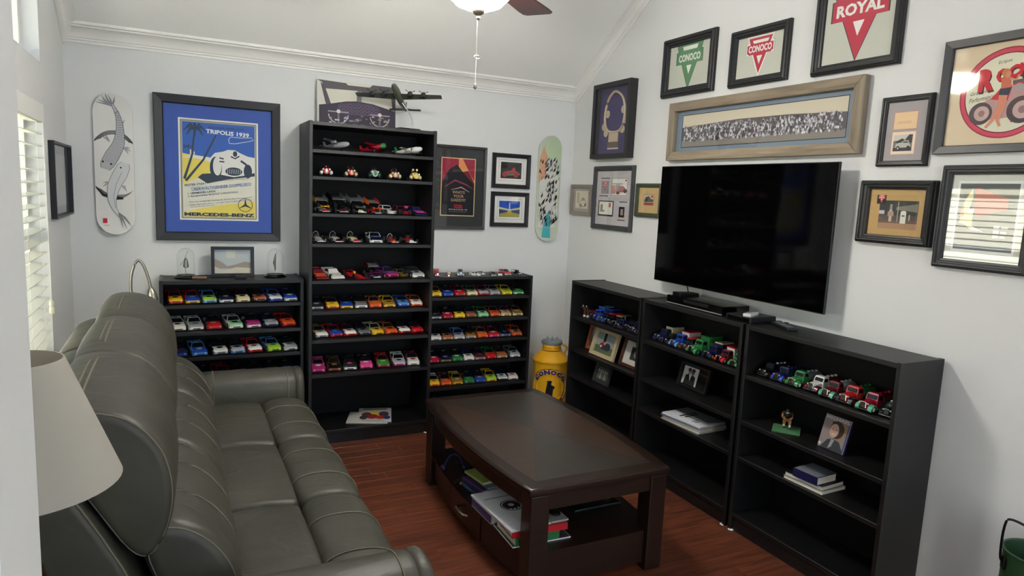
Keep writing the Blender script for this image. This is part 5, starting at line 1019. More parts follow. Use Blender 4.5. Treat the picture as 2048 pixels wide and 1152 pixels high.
# ------------------------------------------------------------------ antique trucks along the right wall
def quad(m, A, B, C_, D, col): m.add([A, B, C_, D], [(0, 1, 2, 3)], col)
def truck(label, x, y, z, yaw, main, fender, hub, cargo, ccol, croof, group, name='model_truck', sc=1., word=None, whitewall=False):
    t = place(name, label, 'model truck', x, y, z, yaw, group); t.scale = (sc,)*3; a, b = cm_(main), cm_(fender); cc, cr_ = cm_(ccol), cm_(croof)
    MB().box(-1.9, 1.9, 1.2, 19.6, 1.3, 1.9, BLACK).build('chassis', t)
    MB().loft([[(-w, q, 1.9), (-w, q, zz-.7), (-w*.55, q, zz), (w*.55, q, zz), (w, q, zz-.7), (w, q, 1.9)] for q, w, zz in ((1.0, 1.45, 4.6), (2, 1.6, 4.8), (6.4, 2.2, 5.0))], a).build('hood', t, smooth=35)
    MB().box(-1.25, 1.25, .72, 1.02, 1.9, 4.6, CHROME).build('radiator', t, bevel=.15, seg=1)
    for q in (-1, 1):
        m = MB(); m.loft([[(q*2.0, 3.2+2.5*math.cos(R(k)), 1.4+2.3*math.sin(R(k))), (q*3.75, 3.2+2.35*math.cos(R(k)), 1.2+2.15*math.sin(R(k))), (q*3.75, 3.2+2.1*math.cos(R(k)), 1.1+1.95*math.sin(R(k))), (q*2.0, 3.2+2.2*math.cos(R(k)), 1.2+2.05*math.sin(R(k)))] for k in range(10, 191, 20)], b); m.build('front_fender', t, smooth=40)
        m = MB(); m.loft([[(q*2.2, 15.4+2.5*math.cos(R(k)), 1.3+2.3*math.sin(R(k))), (q*3.75, 15.4+2.35*math.cos(R(k)), 1.2+2.1*math.sin(R(k))), (q*3.75, 15.4+2.1*math.cos(R(k)), 1.1+1.9*math.sin(R(k))), (q*2.2, 15.4+2.2*math.cos(R(k)), 1.2+2.0*math.sin(R(k)))] for k in range(0, 181, 20)], b); m.build('rear_fender', t, smooth=40)
        MB().box(q*2.0, q*3.6, 5.4, 13.2, 1.2, 1.5, b).build('running_board', t); MB().ell((q*1.8, 1.2, 3.9), .5, .5, .5, mat((206, 206, 196), .12, .5)).build('headlight', t, smooth=60)
    MB().box(-3.2, 3.2, -.1, .3, 1.3, 1.7, CHROME).build('bumper', t)
    m = MB(); m.loft([[(-2.75, 6.2, 1.9), (2.75, 6.2, 1.9), (2.75, 10.2, 1.9), (-2.75, 10.2, 1.9)], [(-2.75, 6.2, 4.9), (2.75, 6.2, 4.9), (2.75, 10.2, 4.9), (-2.75, 10.2, 4.9)], [(-2.55, 6.9, 7.0), (2.55, 6.9, 7.0), (2.55, 10.2, 7.0), (-2.55, 10.2, 7.0)], [(-2.1, 7.3, 7.5), (2.1, 7.3, 7.5), (2.1, 9.9, 7.5), (-2.1, 9.9, 7.5)]], a); m.build('cab', t, smooth=25)
    m = MB(); quad(m, (-2.3, 6.22, 5.1), (2.3, 6.22, 5.1), (2.2, 6.8, 6.75), (-2.2, 6.8, 6.75), CARGLASS)
    for q in (-1, 1): quad(m, (q*2.78, 6.9, 5.1), (q*2.78, 9.6, 5.1), (q*2.62, 9.6, 6.75), (q*2.62, 7.2, 6.75), CARGLASS)
    m.build('cab_windows', t)
    if cargo == 'box':
        MB().box(-3.2, 3.2, 10.6, 20, 2.0, 8.6, cc).build('cargo_box', t, bevel=.15, seg=1); MB().box(-3.35, 3.35, 10.4, 20.2, 8.6, 9.3, cr_).build('cargo_roof', t, bevel=.25, seg=2)
    elif cargo == 'tank':
        m = MB(); m.loft([[(2.9*s_*math.cos(R(k)), q, 4.6+2.3*s_*math.sin(R(k))) for k in range(0, 360, 24)] for q, s_ in ((10.6, .8), (10.9, .97), (11.4, 1), (19.4, 1), (19.9, .95), (20.2, .75))], cc); m.build('tank', t, smooth=35)
        for q in (12.6, 15.4, 18.2): MB().lathe([(.75, 0), (.75, .6), (.3, .8), (.02, .85)], cr_, (0, q, 6.8), 10).build('tank_hatch', t, smooth=40)
        MB().box(-2.4, 2.4, 10.6, 20, 1.9, 2.5, b).build('tank_cradle', t)
    elif cargo == 'bed':
        m = MB(); m.box(-2.9, 2.9, 10.6, 18.6, 1.9, 2.3, cc); m.box(-2.9, -2.6, 10.6, 18.6, 2.3, 4.2, cc); m.box(2.6, 2.9, 10.6, 18.6, 2.3, 4.2, cc); m.box(-2.9, 2.9, 18.3, 18.6, 2.3, 4.2, cc); m.build('cargo_bed', t)
    elif cargo == 'canopy':
        MB().box(-2.8, 2.8, 9.8, 17.6, 1.9, 4.4, a).build('rear_body', t, bevel=.3); MB().box(-2.9, 2.9, 5.8, 17.8, 7.5, 8.0, cr_).build('canopy_roof', t, bevel=.25)
        for q in (-2.6, 2.6):
            for yy in (10.4, 17): MB().box(q-.12, q+.12, yy-.12, yy+.12, 4.4, 7.5, BAR).build('roof_post', t)
    elif cargo == 'sedan':
        m = MB(); m.loft([[(-w, q, 1.9), (-w, q, zz*.62+.6), (-w*.8, q, zz), (w*.8, q, zz), (w, q, zz*.62+.6), (w, q, 1.9)] for q, w, zz in ((9.8, 2.75, 7.4), (13, 2.8, 7.0), (16, 2.6, 5.4), (18.6, 2.0, 3.4))], a); m.build('rear_body', t, smooth=35)
    if word:
        for q in (-1, 1):
            p = Pr(0); p.text(word, 0, 0, 7.5, 1.3, (235, 235, 230), 0, .03); o = p.build('lettering', t); o.location = (q*3.24*S if cargo == 'box' else q*2.95*S, 15.2*S, 5.4*S); o.rotation_euler = (0, 0, R(90*q))
    h_ = CHROME if hub == 'chrome' else cm_(hub); wheels(t, [(-2.95, 3.2), (2.95, 3.2), (-2.95, 15.4), (2.95, 15.4)], h_, 1.65, .95); return t
U1, U2, U3 = 'antique models in the bookcase by the yellow can', 'antique trucks in the bookcase under the television', 'tanker trucks in the figurine bookcase'
zu = 81.0
truck('blue antique van with light blue roof behind the toy horses', -24.0, -76, zu, -78, 'blue', 'navy', 'white', 'box', 'blue', 'lightblue', U1, sc=.92)
truck('second blue antique van, beside the one with the red canopy', -23.6, -84.5, zu, -78, 'navy', 'blue', 'white', 'box', 'navy', 'blue', U1, sc=.9)
truck('black antique car with red canopy roof', -23.0, -92, zu, -78, 'black', 'charcoal', 'white', 'canopy', 'black', 'crimson', U1, 'model_car', .86)
truck('dark antique car with tan roof beside the red canopy one', -22.4, -99.5, zu, -78, 'charcoal', 'navy', 'silver', 'canopy', 'black', 'tan', U1, 'model_car', .84)
truck('small navy antique car with copper wheels', -24.6, -106, zu, -78, 'navy', 'navy', 'copper', 'bed', 'navy', 'navy', U1, 'model_car', .74)
truck('black antique car with cream windscreen frame', -22.0, -113, zu, -78, 'black', 'black', 'cream', 'canopy', 'black', 'black', U1, 'model_car', .84)
truck('navy antique saloon with pale headlights near the shelf end', -24.0, -121, zu, -78, 'navy', 'navy', 'silver', 'sedan', 'navy', 'navy', U1, 'model_car', .9)
truck('black antique car with white grille at the very shelf end', -23.6, -129, zu, -80, 'black', 'charcoal', 'cream', 'sedan', 'black', 'black', U1, 'model_car', .84)
t = place('horse_team', 'pair of brown toy horses with white feet pulling a cart', 'figurine', -23, -65, zu, -78, U1); HB = mat((92, 54, 36), .5)
for q in (-1.6, 1.6):
    m = MB(); m.ell((q, 4, 4.2), 1.1, 2.4, 1.3, HB, 10, 6); m.tube([(q, 2.4, 4.6), (q, 1.2, 6.4), (q, .6, 7.2)], [1.0, .7, .6], HB, 8); m.ell((q, -.2, 7.0), .5, 1.1, .55, HB, 8, 5)
    for yy in (2.4, 5.8):
        for xx in (-.6, .6): m.tube([(q+xx, yy, 3.6), (q+xx, yy-.3, 1.2)], [.42, .3], HB, 6)
    hs = m.build('horse', t, smooth=60)
    m = MB()
    for yy in (2.1, 5.5):
        for xx in (-.6, .6): m.lathe([(.34, 1.3), (.5, .5), (.5, 0)], WHITE, (q+xx, yy, 0), 8)
    m.ell((q, .3, 8.0), .35, .4, .5, WHITE, 6, 4); m.build('white_feathering', hs)
MB().box(-2.4, 2.4, 8, 14, 2.4, 4.6, cm_('maroon')).build('cart_body', t, bevel=.2); wheels(t, [(-2.8, 9.2), (2.8, 9.2), (-2.8, 13), (2.8, 13)], cm_('red'), 1.7, .5)
truck('dark blue van with blue-roofed cream box, yellow wheels', -23.4, -144.6, zu, -90, 'navy', 'navy', 'yellow', 'box', 'cream', 'navy', U2, sc=.96)
truck('small black pickup with dark red wheels beside the cream box van', -23.6, -152.2, zu, -90, 'black', 'charcoal', 'crimson', 'bed', 'black', 'black', U2, sc=.8)
truck('bright blue van with red-roofed white box', -24.6, -160.4, zu, -90, 'blue', 'lightblue', 'yellow', 'box', 'white', 'crimson', U2, sc=.96)
truck('dark antique pickup with red wheels beside the bright blue van', -23.6, -168.6, zu, -90, 'charcoal', 'maroon', 'crimson', 'canopy', 'brown', 'red', U2, sc=.84)
truck('green and white delivery truck with green box', -26.2, -177.6, zu, -90, 'green', 'green', 'green', 'box', 'green', 'green', U2, sc=1.04, word='CONOCO')
truck('navy van with cream roof, yellow wheels', -24.4, -188.2, zu, -90, 'navy', 'navy', 'yellow', 'box', 'navy', 'cream', U2, sc=.88)
truck('dark red van with red roof and white panel', -24.6, -197.6, zu, -90, 'maroon', 'red', 'silver', 'box', 'white', 'red', U2, sc=.86)
truck('rounded green antique car at the end of the truck row', -24.2, -207.4, zu, -84, 'green', 'green', 'silver', 'sedan', 'green', 'green', U2, 'model_car', .84)
truck('black tanker truck with red wheels', -23.8, -226.8, zu, -90, 'black', 'black', 'crimson', 'tank', 'black', 'silver', U3, sc=.86, word='CONOCO')
truck('navy tanker truck with yellow wheels', -24.0, -235.6, zu, -90, 'navy', 'blue', 'yellow', 'tank', 'navy', 'navy', U3, sc=.9)
truck('green tanker truck with silver tank', -24.2, -244.6, zu, -90, 'green', 'green', 'white', 'tank', 'grey', 'silver', U3, sc=.94)
truck('white-roofed dark red tanker truck', -22.6, -254.0, zu, -90, 'white', 'maroon', 'white', 'tank', 'maroon', 'white', U3, sc=.94)
truck('dark red tanker truck with green fenders and silver tank', -24.2, -263.2, zu, -88, 'maroon', 'teal', 'silver', 'tank', 'silver', 'silver', U3, sc=.94)
truck('bright red tanker truck with dark green tank', -24.4, -272.4, zu, -88, 'red', 'charcoal', 'crimson', 'tank', 'green', 'green', U3, sc=1.0)
truck('red tanker truck with mint green fenders', -25.2, -282.4, zu, -88, 'crimson', 'teal', 'white', 'tank', 'maroon', 'crimson', U3, sc=.98)
truck('black chrome-fronted car at the end of the tanker row', -23.4, -291.6, zu, -88, 'black', 'black', 'silver', 'sedan', 'black', 'black', U3, 'model_car', .86)
# ---- tiny cars along the top of the corner bookcase
zt = 105.7; GT = 'tiny models on top of the corner bookcase'
truck('tall red miniature pickup stacked high, on the corner bookcase top', -117.8, -25.4, zt, -10, 'crimson', 'red', 'silver', 'box', 'red', 'crimson', GT, sc=.5)
truck('tiny tan and red wagon on the corner bookcase top', -110.4, -27.2, zt, -20, 'tan', 'red', 'black', 'box', 'tan', 'tan', GT, sc=.32)
truck('grey and red miniature pickup on the corner bookcase top', -100.6, -25, zt, -15, 'grey', 'silver', 'black', 'sedan', 'red', 'red', GT, sc=.62)
for lb, x, y, yw, a, b, sc in (('tiny white car on the corner bookcase top', -86.3, -25.5, 30, 'white', 'white', .42), ('tiny silver car behind the white one', -80.2, -19.4, 20, 'silver', 'white', .36), ('tiny navy car on the corner bookcase top', -75.5, -26.2, -10, 'navy', 'black', .42), ('tiny red and white car beside the navy one', -70.8, -26.4, -20, 'red', 'white', .4), ('small red car with white bumper on the corner bookcase top', -62.8, -24.0, 0, 'crimson', 'red', .62)):
    stock_car(lb, x, y, zt, yw, a, b, 'white', b, GT, sc)
truck('small black and silver jeep at the bookcase top end', -53.5, -25.0, zt, 25, 'black', 'silver', 'black', 'canopy', 'black', 'charcoal', GT, 'model_car', .48)

# ------------------------------------------------------------------ on the bookcase behind the sofa
def dome(label, x, kind):
    t = thing('glass_dome', label, 'dome', (x, -15, 105.7), group='glass domes')
    MB().lathe([(6.6, 0), (6.8, .6), (6.2, 1.3), (5.4, 1.6), (5.2, 1.9), (.02, 1.9)], GLOSSBLACK, n=28).build('dome_base', t, smooth=40)
    pr = [(4.8, 1.9), (4.8, 13)] + [(4.8*math.cos(R(a)), 13+4.8*math.sin(R(a))) for a in range(10, 90, 10)] + [(.05, 17.8)]
    MB().lathe(pr, DOMEGLASS, n=28).build('dome_glass', t, smooth=60)
    m = MB(); m.tube(catmull([(0, 0, 1.9), (-.6, 0, 8), (0, 0, 13.5), (1.2, 0, 15.6), (.4, 0, 16)], 4, False), .16, NICKEL, 6)
    if kind: m.tube([(.2, 0, 14.5), (-.5, -.2, 9), (.2, -.2, 4)], [.3, .95, .2], mat((120, 118, 112), .3, .8), 8)
    else: m.lathe([(.3, 12), (1.0, 11), (1.5, 7.5), (1.5, 6.5), (.5, 6)], mat((140, 138, 130), .3, .8), (0, 0, 0), 12); m.tube([(-1.5, 0, 10), (-2.8, 0, 7.5)], .2, NICKEL, 5)
    m.build('ornament', t, smooth=50)
dome('glass dome holding a silver figure, next to the wooden-handled tool', -273, 0); dome('glass dome holding a dark slender ornament, beside the tall bookcase', -222.4, 1)
def sand(p, w, h, fz):
    s = Sub(p, -w/2, fz, w, h); s.rect(0, 0, 1, 1, (186, 192, 190)); s.rect(.33, .64, .24, .36, (206, 206, 190)); s.poly([(0, 1), (.0, .3), (.5, .3), (1, .48), (1, .2), (0, .2)], (150, 150, 148)); s.poly([(0, .62), (.18, .5), (.35, .3), (.6, .38), (.85, .5), (1, .42), (1, .2), (0, .2)], (160, 142, 120)); s.poly([(0, .3), (.25, .12), (.6, .26), (1, .22), (1, 0), (0, 0)], (206, 196, 174))
t = thing('sand_art_frame', 'black frame with layered sand picture between the glass domes', 'picture', (-246.8, -10, 105.7), (R(-3), 0, 0)); frame_parts(t, 24.6, 18.4, 1.9, 2.4, (16, 16, 17), 'box', (186, 192, 190), sand)
t = thing('metal_stamp_tool', 'wooden-handled tool with a black head lying before the sand picture', 'tool', (-257, -22.5, 105.7), (0, 0, R(-4)))
MB().lathe([(.5, -13), (.95, -12.4), (1.0, -9), (.8, -5.5), (.5, -5)], mat((120, 92, 66), .5), (0, 0, 1.0), 12, 'x').build('handle', t, smooth=40); MB().tube([(-5.2, 0, 1.0), (11, 0, 1.0)], .25, DARKMETAL, 6).build('shaft', t); MB().box(10.6, 17, -1.3, 1.3, 0, 2.3, BLACK).build('head', t, bevel=.6)

# ------------------------------------------------------------------ yellow oil can in the corner
YEL = mat((232, 172, 28), .35, coat=.2)
t = thing('oil_can', 'tall yellow oil can with a grey lid in the room corner', 'can', (-25.5, -27, 0), (0, 0, R(-30.4)))
m = MB(); n = 64; rings = []
for z, r, fl_ in ((0, 13.4, 0), (3, 13.6, 0), (4, 13.4, .35), (38, 13.4, .35), (40, 13.4, 0), (41, 13.4, 0), (41.4, 14.3, 0), (42.6, 14.4, 0), (43.6, 13.6, 0)):
    rings.append([((r-fl_*(math.cos(16*2*math.pi*k/n) > .2))*math.cos(2*math.pi*k/n), (r-fl_*(math.cos(16*2*math.pi*k/n) > .2))*math.sin(2*math.pi*k/n), z) for k in range(n)])
for z, r, fl_ in ((44.2, 12.9, .25), (48.6, 8.4, .2), (49.4, 7.4, 0)): rings.append([((r-fl_*(k % 4 < 2))*math.cos(2*math.pi*k/n), (r-fl_*(k % 4 < 2))*math.sin(2*math.pi*k/n), z) for k in range(n)])
m.loft(rings, YEL); m.build('can_body', t, smooth=35)
MB().lathe([(7.5, 49.3), (7.5, 49.9), (7.1, 50.2), (7.1, 52), (7.3, 52.3), (7.1, 52.6), (7.1, 54.6)], YEL, n=40).build('neck', t, smooth=40); MB().lathe([(7.55, 49.2), (7.6, 49.5), (7.55, 49.8)], mat((110, 24, 30), .4), n=40).build('neck_band', t)
LID = mat((132, 142, 146), .5, .3); o = MB().lathe([(7.8, 54.2), (8.0, 54.6), (8.0, 55.8), (7.2, 56.6), (5, 57.2), (.02, 57.4)], LID, n=36).build('lid', t, smooth=40)
for a in (30, 90, 150, 270): MB().lathe([(.5, 57), (.45, 58.6), (.02, 58.9)], LID, (4.2*math.cos(R(a)), 4.2*math.sin(R(a)), 0), 8).build('lid_lug', o)
MB().tube(catmull([(9.2, 0, 46.5), (11.2, 0, 50), (10.2, 0, 53), (7.4, 0, 53.4)], 4, False), .8, YEL, 8).build('can_handle', t, smooth=50)
p = Pr(0, .012); cz = 23.6
p.el(0, cz, 15.6, 14, (58, 20, 30), 48); p.el(0, cz, 14.9, 13.4, (232, 222, 200), 48); p.el(0, cz-1.5, 11.2, 10.6, (236, 176, 30), 40); p.rect(-14.6, cz-4, 29.2, 3, (236, 176, 30))
p.poly([(15.0*math.cos(R(a)), cz-4+9*math.sin(R(a))) for a in range(180, 361, 15)], (236, 176, 30))
for k, chx in enumerate('CONOCO'):
    a = 90+55-22*k; p.text(chx, 13.0*math.cos(R(a)), cz-.4+11.8*math.sin(R(a)), 4.4, 3.5, (40, 36, 116), a-90, .06)
sil = [(-1.7, 5.6), (-2.6, 5.7), (-1.4, 6.6), (.4, 6.8), (1.9, 6.2), (1.3, 5.4), (1.0, 4.0), (1.6, 3.4), (3.4, 2.6), (4.0, 1.2), (2.8, .2), (2.4, -4), (2.6, -10.5), (1.0, -10.5), (.4, -6), (-.6, -6), (-1.2, -10.5), (-3.4, -10), (-3.0, -3), (-2.2, 2.4), (-2.0, 3.6)]
p.poly([(a*1.0, cz-1.6+b) for a, b in sil], (18, 16, 20))
for a in (-11, 9.6): p.el(a, cz-9.5, 1.8, 1.3, (160, 40, 40), 12)
rr = 13.62
bm_ = p; bm_.v = [((rr-b)*math.sin(a/rr), -(rr-b)*math.cos(a/rr), c) for a, b, c in p.v]
def densify(mb):
    return mb
# subdivide the printed label so it follows the curve
me = p.mesh('painted_emblem'); bm = bmesh.new(); bm.from_mesh(me); bmesh.ops.triangulate(bm, faces=bm.faces); bm.to_mesh(me); bm.free()
link('painted_emblem', me, t)

# ------------------------------------------------------------------ green can at the right edge
t = thing('green_can', 'tall worn green can with a wire handle by the right wall', 'can', (-20.5, -349.5, 0), (0, 0, R(-45)))
GR = mat((34, 66, 40), .45); MB().lathe([(.02, .3), (10.4, .3), (10.6, 0), (10.6, 1), (10.2, 1.4), (10.2, 51.4), (10.8, 51.9), (10.8, 52.4), (10.1, 52.4), (9.9, 51.6), (9.9, 2), (.02, 2)], GR, n=40).build('can_body', t, smooth=40)
LBL = wood('worn_label', (176, 152, 132), (214, 200, 182), .7, (3, 3, 3), 6, spec=.2); m = MB()
m.loft([[(10.26*math.sin(R(a)), -10.26*math.cos(R(a)), z) for z in (18, 45.5)] for a in range(-58, 30, 6)], LBL, cap=False, close=False).build('worn_label', t)
m = MB(); m.loft([[(10.32*math.sin(R(a)), -10.32*math.cos(R(a)), z) for z in (22, 42)] for a in range(-36, -20, 4)], mat((92, 80, 68), .7), cap=False, close=False).build('gauge_strip', t)
MB().tube(catmull([(-10.4, -1, 47.5), (-11.6, -1, 50), (-11.6, -1, 60.5), (-9.5, -1, 63), (0, -1, 59), (9.5, -1, 55), (11.4, -1, 51), (10.4, -1, 47.5)], 5, False), .42, DARKMETAL, 8).build('wire_handle', t, smooth=50)
for q in (-1, 1): MB().box(q*10.1, q*11, -2.2, .2, 45.6, 49.6, DARKMETAL).build('handle_lug', t, bevel=.3)

# ------------------------------------------------------------------ ceiling fan with its light
t = thing('ceiling_fan', 'ceiling fan with dark wood blades and a frosted glass bowl light', 'fan', (-163, -187, 232))
BOWL = emit_mat('frosted_bowl', (255, 250, 240), FAN_POWER)
o = MB().lathe([(.05, 7.0), (5, 7.3), (9.5, 9.0), (12.6, 12.2), (14.2, 16), (14.2, 17), (13.9, 17), (12.2, 12.6), (9.2, 9.5), (5, 7.8), (.05, 7.5)], BOWL, n=40).build('light_bowl', t, smooth=50)
MB().lathe([(.3, 3.0), (1.0, 3.8), (.6, 4.8), (1.9, 5.4), (2.8, 6.8), (2.8, 7.5)], NICKEL, n=20).build('finial', t, smooth=40)
MB().lathe([(5, 16.5), (11, 18), (12.5, 20), (12.5, 30), (9, 33), (3, 36), (1.6, 37), (1.6, 136), (6, 138), (6.5, 146)], mat((120, 110, 98), .4, .8), n=32).build('motor', t, smooth=40)
BLW = wood('fan_blade_wood', (66, 30, 30), (92, 44, 40), .35, (1, 12, 12), 2)
for k in range(5):
    m = MB(); m.prism([(19, -5.8), (62, -8.2), (67.6, -8.0), (69.6, -6.4), (69.8, 6.4), (67.8, 8.0), (62, 8.2), (19, 5.8)], 22.6, 23.3, BLW, 'z'); b = m.build('blade', t, bevel=.2, seg=1); b.rotation_euler = (R(0), 0, R(41+72*k))
    m = MB(); m.box(11, 24, -1.8, 1.8, 23.3, 24.2, NICKEL); m.build('blade_iron', b)
m = MB()
for i in range(26): m.ell((-.4, 0, 3.4-i*.56), .16, .16, .22, NICKEL, 6, 4)
m.tube([(1.3*math.cos(R(a)), 0, -11.8+.7*math.sin(R(a))) for a in range(0, 360, 30)], .18, NICKEL, 6, True); m.build('pull_chain', t)
m = MB(); m.tube([(-.3, 0, -11.5), (-.3, 0, -22.5)], .09, WHITE, 5); m.lathe([(.1, 0), (.7, -.8), (.85, -2), (.3, -2.6)], mat((150, 146, 140), .3, .8), (-.3, 0, -22.4), 10); m.build('pull_fob', t, smooth=50)

# ------------------------------------------------------------------ electronics on the low bookcases
zt2 = 105.7
t = thing('disc_player', 'long black disc player with a silver front line under the television', 'disc player', (-14.5, -175.5, zt2))
MB().box(-9.5, 9.5, -22.3, 22.3, .6, 5.0, GLOSSBLACK).build('case', t, bevel=.2); MB().box(-9.75, -9.5, -22.3, 22.3, .6, 1.1, mat((190, 192, 196), .3, .6)).build('front_trim', t); MB().box(-9.7, -9.5, -12, 8, 2.6, 4.4, BLACK).build('disc_tray', t)
for a in (-7, 7):
    for b in (-18, 18): MB().lathe([(1, 0), (1, .6)], BLACK, (a, b, 0), 10).build('foot', t)
t = thing('set_top_box', 'small black box with rounded end sitting on the disc player', 'box', (-14, -157.5, zt2+5.02)); MB().loft([[(-7, -3.5, 0), (7, -3.5, 0), (7, 3.5, 0), (-7, 3.5, 0)], [(-7, -3.5, 1.8), (7, -3.5, 1.2), (7, 3.5, 1.2), (-7, 3.5, 1.8)]], BLACK).build('case', t, bevel=.4); MB().box(-7.1, -7, -2, 2, .6, 1.2, GLOSSBLACK).build('front_window', t)
t = thing('media_box', 'flat black leather-look box beside the disc player', 'box', (-17.5, -211.2, zt2+.3), (0, 0, R(2))); MB().box(-9, 9, -8.2, 8.2, 0, 3.0, mat((18, 19, 26), .35)).build('case', t, bevel=.5); MB().box(-9.08, -9, -7, 7, .5, 2.4, GLOSSBLACK).build('front_panel', t)
def remote(label, x, y, z, rz, w, l, col, btn):
    t = thing('remote_control', label, 'remote', (x, y, z), (0, 0, R(rz)), 'remote controls'); MB().box(-w/2, w/2, -l/2, l/2, 0, 1.7, mat(col, .3)).build('case', t, bevel=.5)
    for i in range(3):
        for j in range(5): MB().box(-w/2+.7+i*(w-2)/2.6, -w/2+1.4+i*(w-2)/2.6, -l/2+2+j*(l-5)/5, -l/2+2.8+j*(l-5)/5, 1.7, 1.85, mat(btn, .4)).build('button', t)
    MB().box(-w/2+.8, w/2-.8, l/2-3, l/2-1.2, 1.7, 1.78, mat((90, 92, 60), .3)).build('display', t)
remote('small silver and white remote on the flat black box', -21.5, -214.8, zt2+3.3, -68, 4.2, 10, (206, 206, 204), (130, 130, 134)); remote('larger black remote lying on the end bookcase', -15.5, -230.6, zt2-.04, -22, 5.6, 17, (20, 20, 22), (120, 124, 130))

# ------------------------------------------------------------------ photo frames and books in the low bookcases
def stand_frame(label, x, y, z, rz, w, h, fw, col, draw, base=(220, 216, 206), tilt=-14, depth=2.0, rough=.5):
    t = thing('photo_frame', label, 'photo frame', (x, y, z), (R(tilt), 0, R(rz)), 'standing photo frames'); t.rotation_mode = 'XYZ'
    frame_parts(t, w, h, fw, depth, col, 'box', base, draw, rough=rough); MB().box(-2, 2, .1, .5, 2, h*.7, BLACK).build('easel_back', t); return t
def band(cols):
    def d(p, w, h, fz):
        s = Sub(p, -w/2, fz, w, h); s.rect(0, 0, 1, 1, cols[0]); s.rect(0, 0, 1, .35, cols[1])
        s.rect(.36, .45, .12, .55, cols[2]); s.el(.42, .38, .2, .16, cols[3]); s.el(.62, .36, .16, .2, cols[4]); s.el(.5, .26, .26, .08, (60, 60, 80)); s.el(.46, .5, .05, .07, (206, 160, 140)); s.el(.3, .32, .05, .06, (220, 220, 220))
    return d
stand_frame('orange wood photo frame partly hidden by the cream one', -16.2, -74.5, 57.8, -90, 26, 17.6, 2.2, (150, 84, 52), band([(150, 160, 160), (80, 96, 76), (180, 186, 186), (130, 40, 50), (50, 50, 60)]), tilt=-12)
stand_frame('cream wood photo frame of a seated group in grass', -22.4, -89.5, 57.8, -90, 27.5, 19, 2.6, (190, 174, 138), band([(160, 170, 168), (96, 116, 84), (40, 40, 42), (150, 40, 56), (60, 64, 80)]), tilt=-16)
def whitemat(p, w, h, fz): p.rect(-w/2, fz, w, h, (214, 212, 204)); s = Sub(p, -w*.22, fz+h*.22, w*.6, h*.56); s.rect(0, 0, 1, 1, (60, 58, 60)); s.el(.4, .5, .16, .3, (150, 144, 140)); s.el(.7, .4, .14, .26, (110, 106, 104))
stand_frame('brown wood frame with wide white mat at the shelf end', -20.5, -120.5, 57.8, -90, 26, 18.5, 1.8, (74, 42, 32), whitemat, tilt=-16)
def calp(p, w, h, fz):
    s = Sub(p, -w/2, fz, w, h); s.rect(0, 0, 1, 1, (74, 76, 70))
    for i in range(5): s.rect(.06+.18*i, .12, .15, .5, (170, 172, 160) if i % 2 else (120, 124, 116)); s.el(.13+.18*i, .66, .07, .1, (190, 186, 176))
    s.rect(.1, .82, .8, .06, (120, 120, 114))
stand_frame('dark metal frame with a grey group picture on the lower shelf', -20.5, -87.5, 39.0, -92, 18, 13.5, 1.6, (60, 60, 62), calp, tilt=-14)
def couple(p, w, h, fz):
    p.rect(-w/2, fz, w, h, (14, 14, 15)); s = Sub(p, -w/2+.8, fz+.6, w*.56, h-1.2); s.rect(0, 0, 1, 1, (212, 212, 210)); s.poly([(.12, 0), (.2, .5), (.4, .62), (.5, .3), (.62, .6), (.85, .5), (.9, 0)], (44, 42, 46)); s.el(.42, .76, .11, .16, (150, 110, 100)); s.el(.64, .74, .11, .16, (120, 96, 90)); s.el(.4, .84, .12, .1, (50, 40, 40)); s.el(.66, .84, .12, .1, (36, 30, 32)); s.poly([(.44, .5), (.52, .2), (.58, .5)], (226, 224, 222))
stand_frame('black folding frame with a bright photograph of a couple', -15, -170.5, 57.8, -90, 24, 14, 1.2, (12, 12, 13), couple, base=(14, 14, 15), tilt=-14)
GB = 'printed matter in the right-hand bookcases'
for i, (dz, h, c, lab, dx, rz) in enumerate(((0, .6, (214, 212, 204), 'pale magazine at the bottom of the stack', 0, 2), (.62, 1.2, (196, 196, 176), 'beige magazine in the stack', .8, 3), (1.84, .8, (222, 222, 218), 'white magazine in the middle of the stack', .2, 4), (2.66, .7, (40, 76, 150), 'blue-edged magazine in the stack', -.3, 5))):
    book('magazine', lab+' under the television', 'magazine', (-16.4+dx, -174.5, 39.02+dz), rz+180, 20.5, 30, h, c, group=GB, soft=True)
book('magazine', 'white magazine with a grey cover photo topping the stack', 'magazine', (-16.4, -175, 42.42), 5, 20.5, 29, .8, (222, 224, 226), group=GB, soft=True, prt=lambda p, w, l: cover_frame(p, w, l, (224, 226, 228), [('poly', [(w/2-.3, -l/2+.3), (w/2-.3, l/2-.3), (0, l/2-.3), (1, 2), (-1, -l/2+3)], (120, 124, 122)), ('rect', -6, 4, 13, 1.6, (30, 32, 34)), ('rect', -4.6, 1.4, 11, 1.6, (30, 32, 34)), ('rect', -7, -6, 5, .8, (30, 32, 34)), ('rect', -7, -8, 4, .8, (30, 32, 34))]))
book('magazine', 'pale magazine under the two books in the figurine bookcase', 'magazine', (-18.3, -258.6, 39.02), 182, 16, 20.6, 1.4, (206, 206, 200), group=GB, soft=True)
book('book', 'black paperback between the pale magazine and navy book', 'book', (-18.6, -258.4, 40.44), 184, 15, 19.5, 2.0, (24, 24, 26), (200, 200, 196), GB, soft=True)
book('book', 'navy hardback with grey cover lying on the black paperback', 'book', (-20.6, -260.4, 42.46), 3, 13.5, 12.6, 3.8, (30, 32, 74), (30, 32, 74), GB, prt=lambda p, w, l: cover_frame(p, w, l, (124, 128, 136), []))
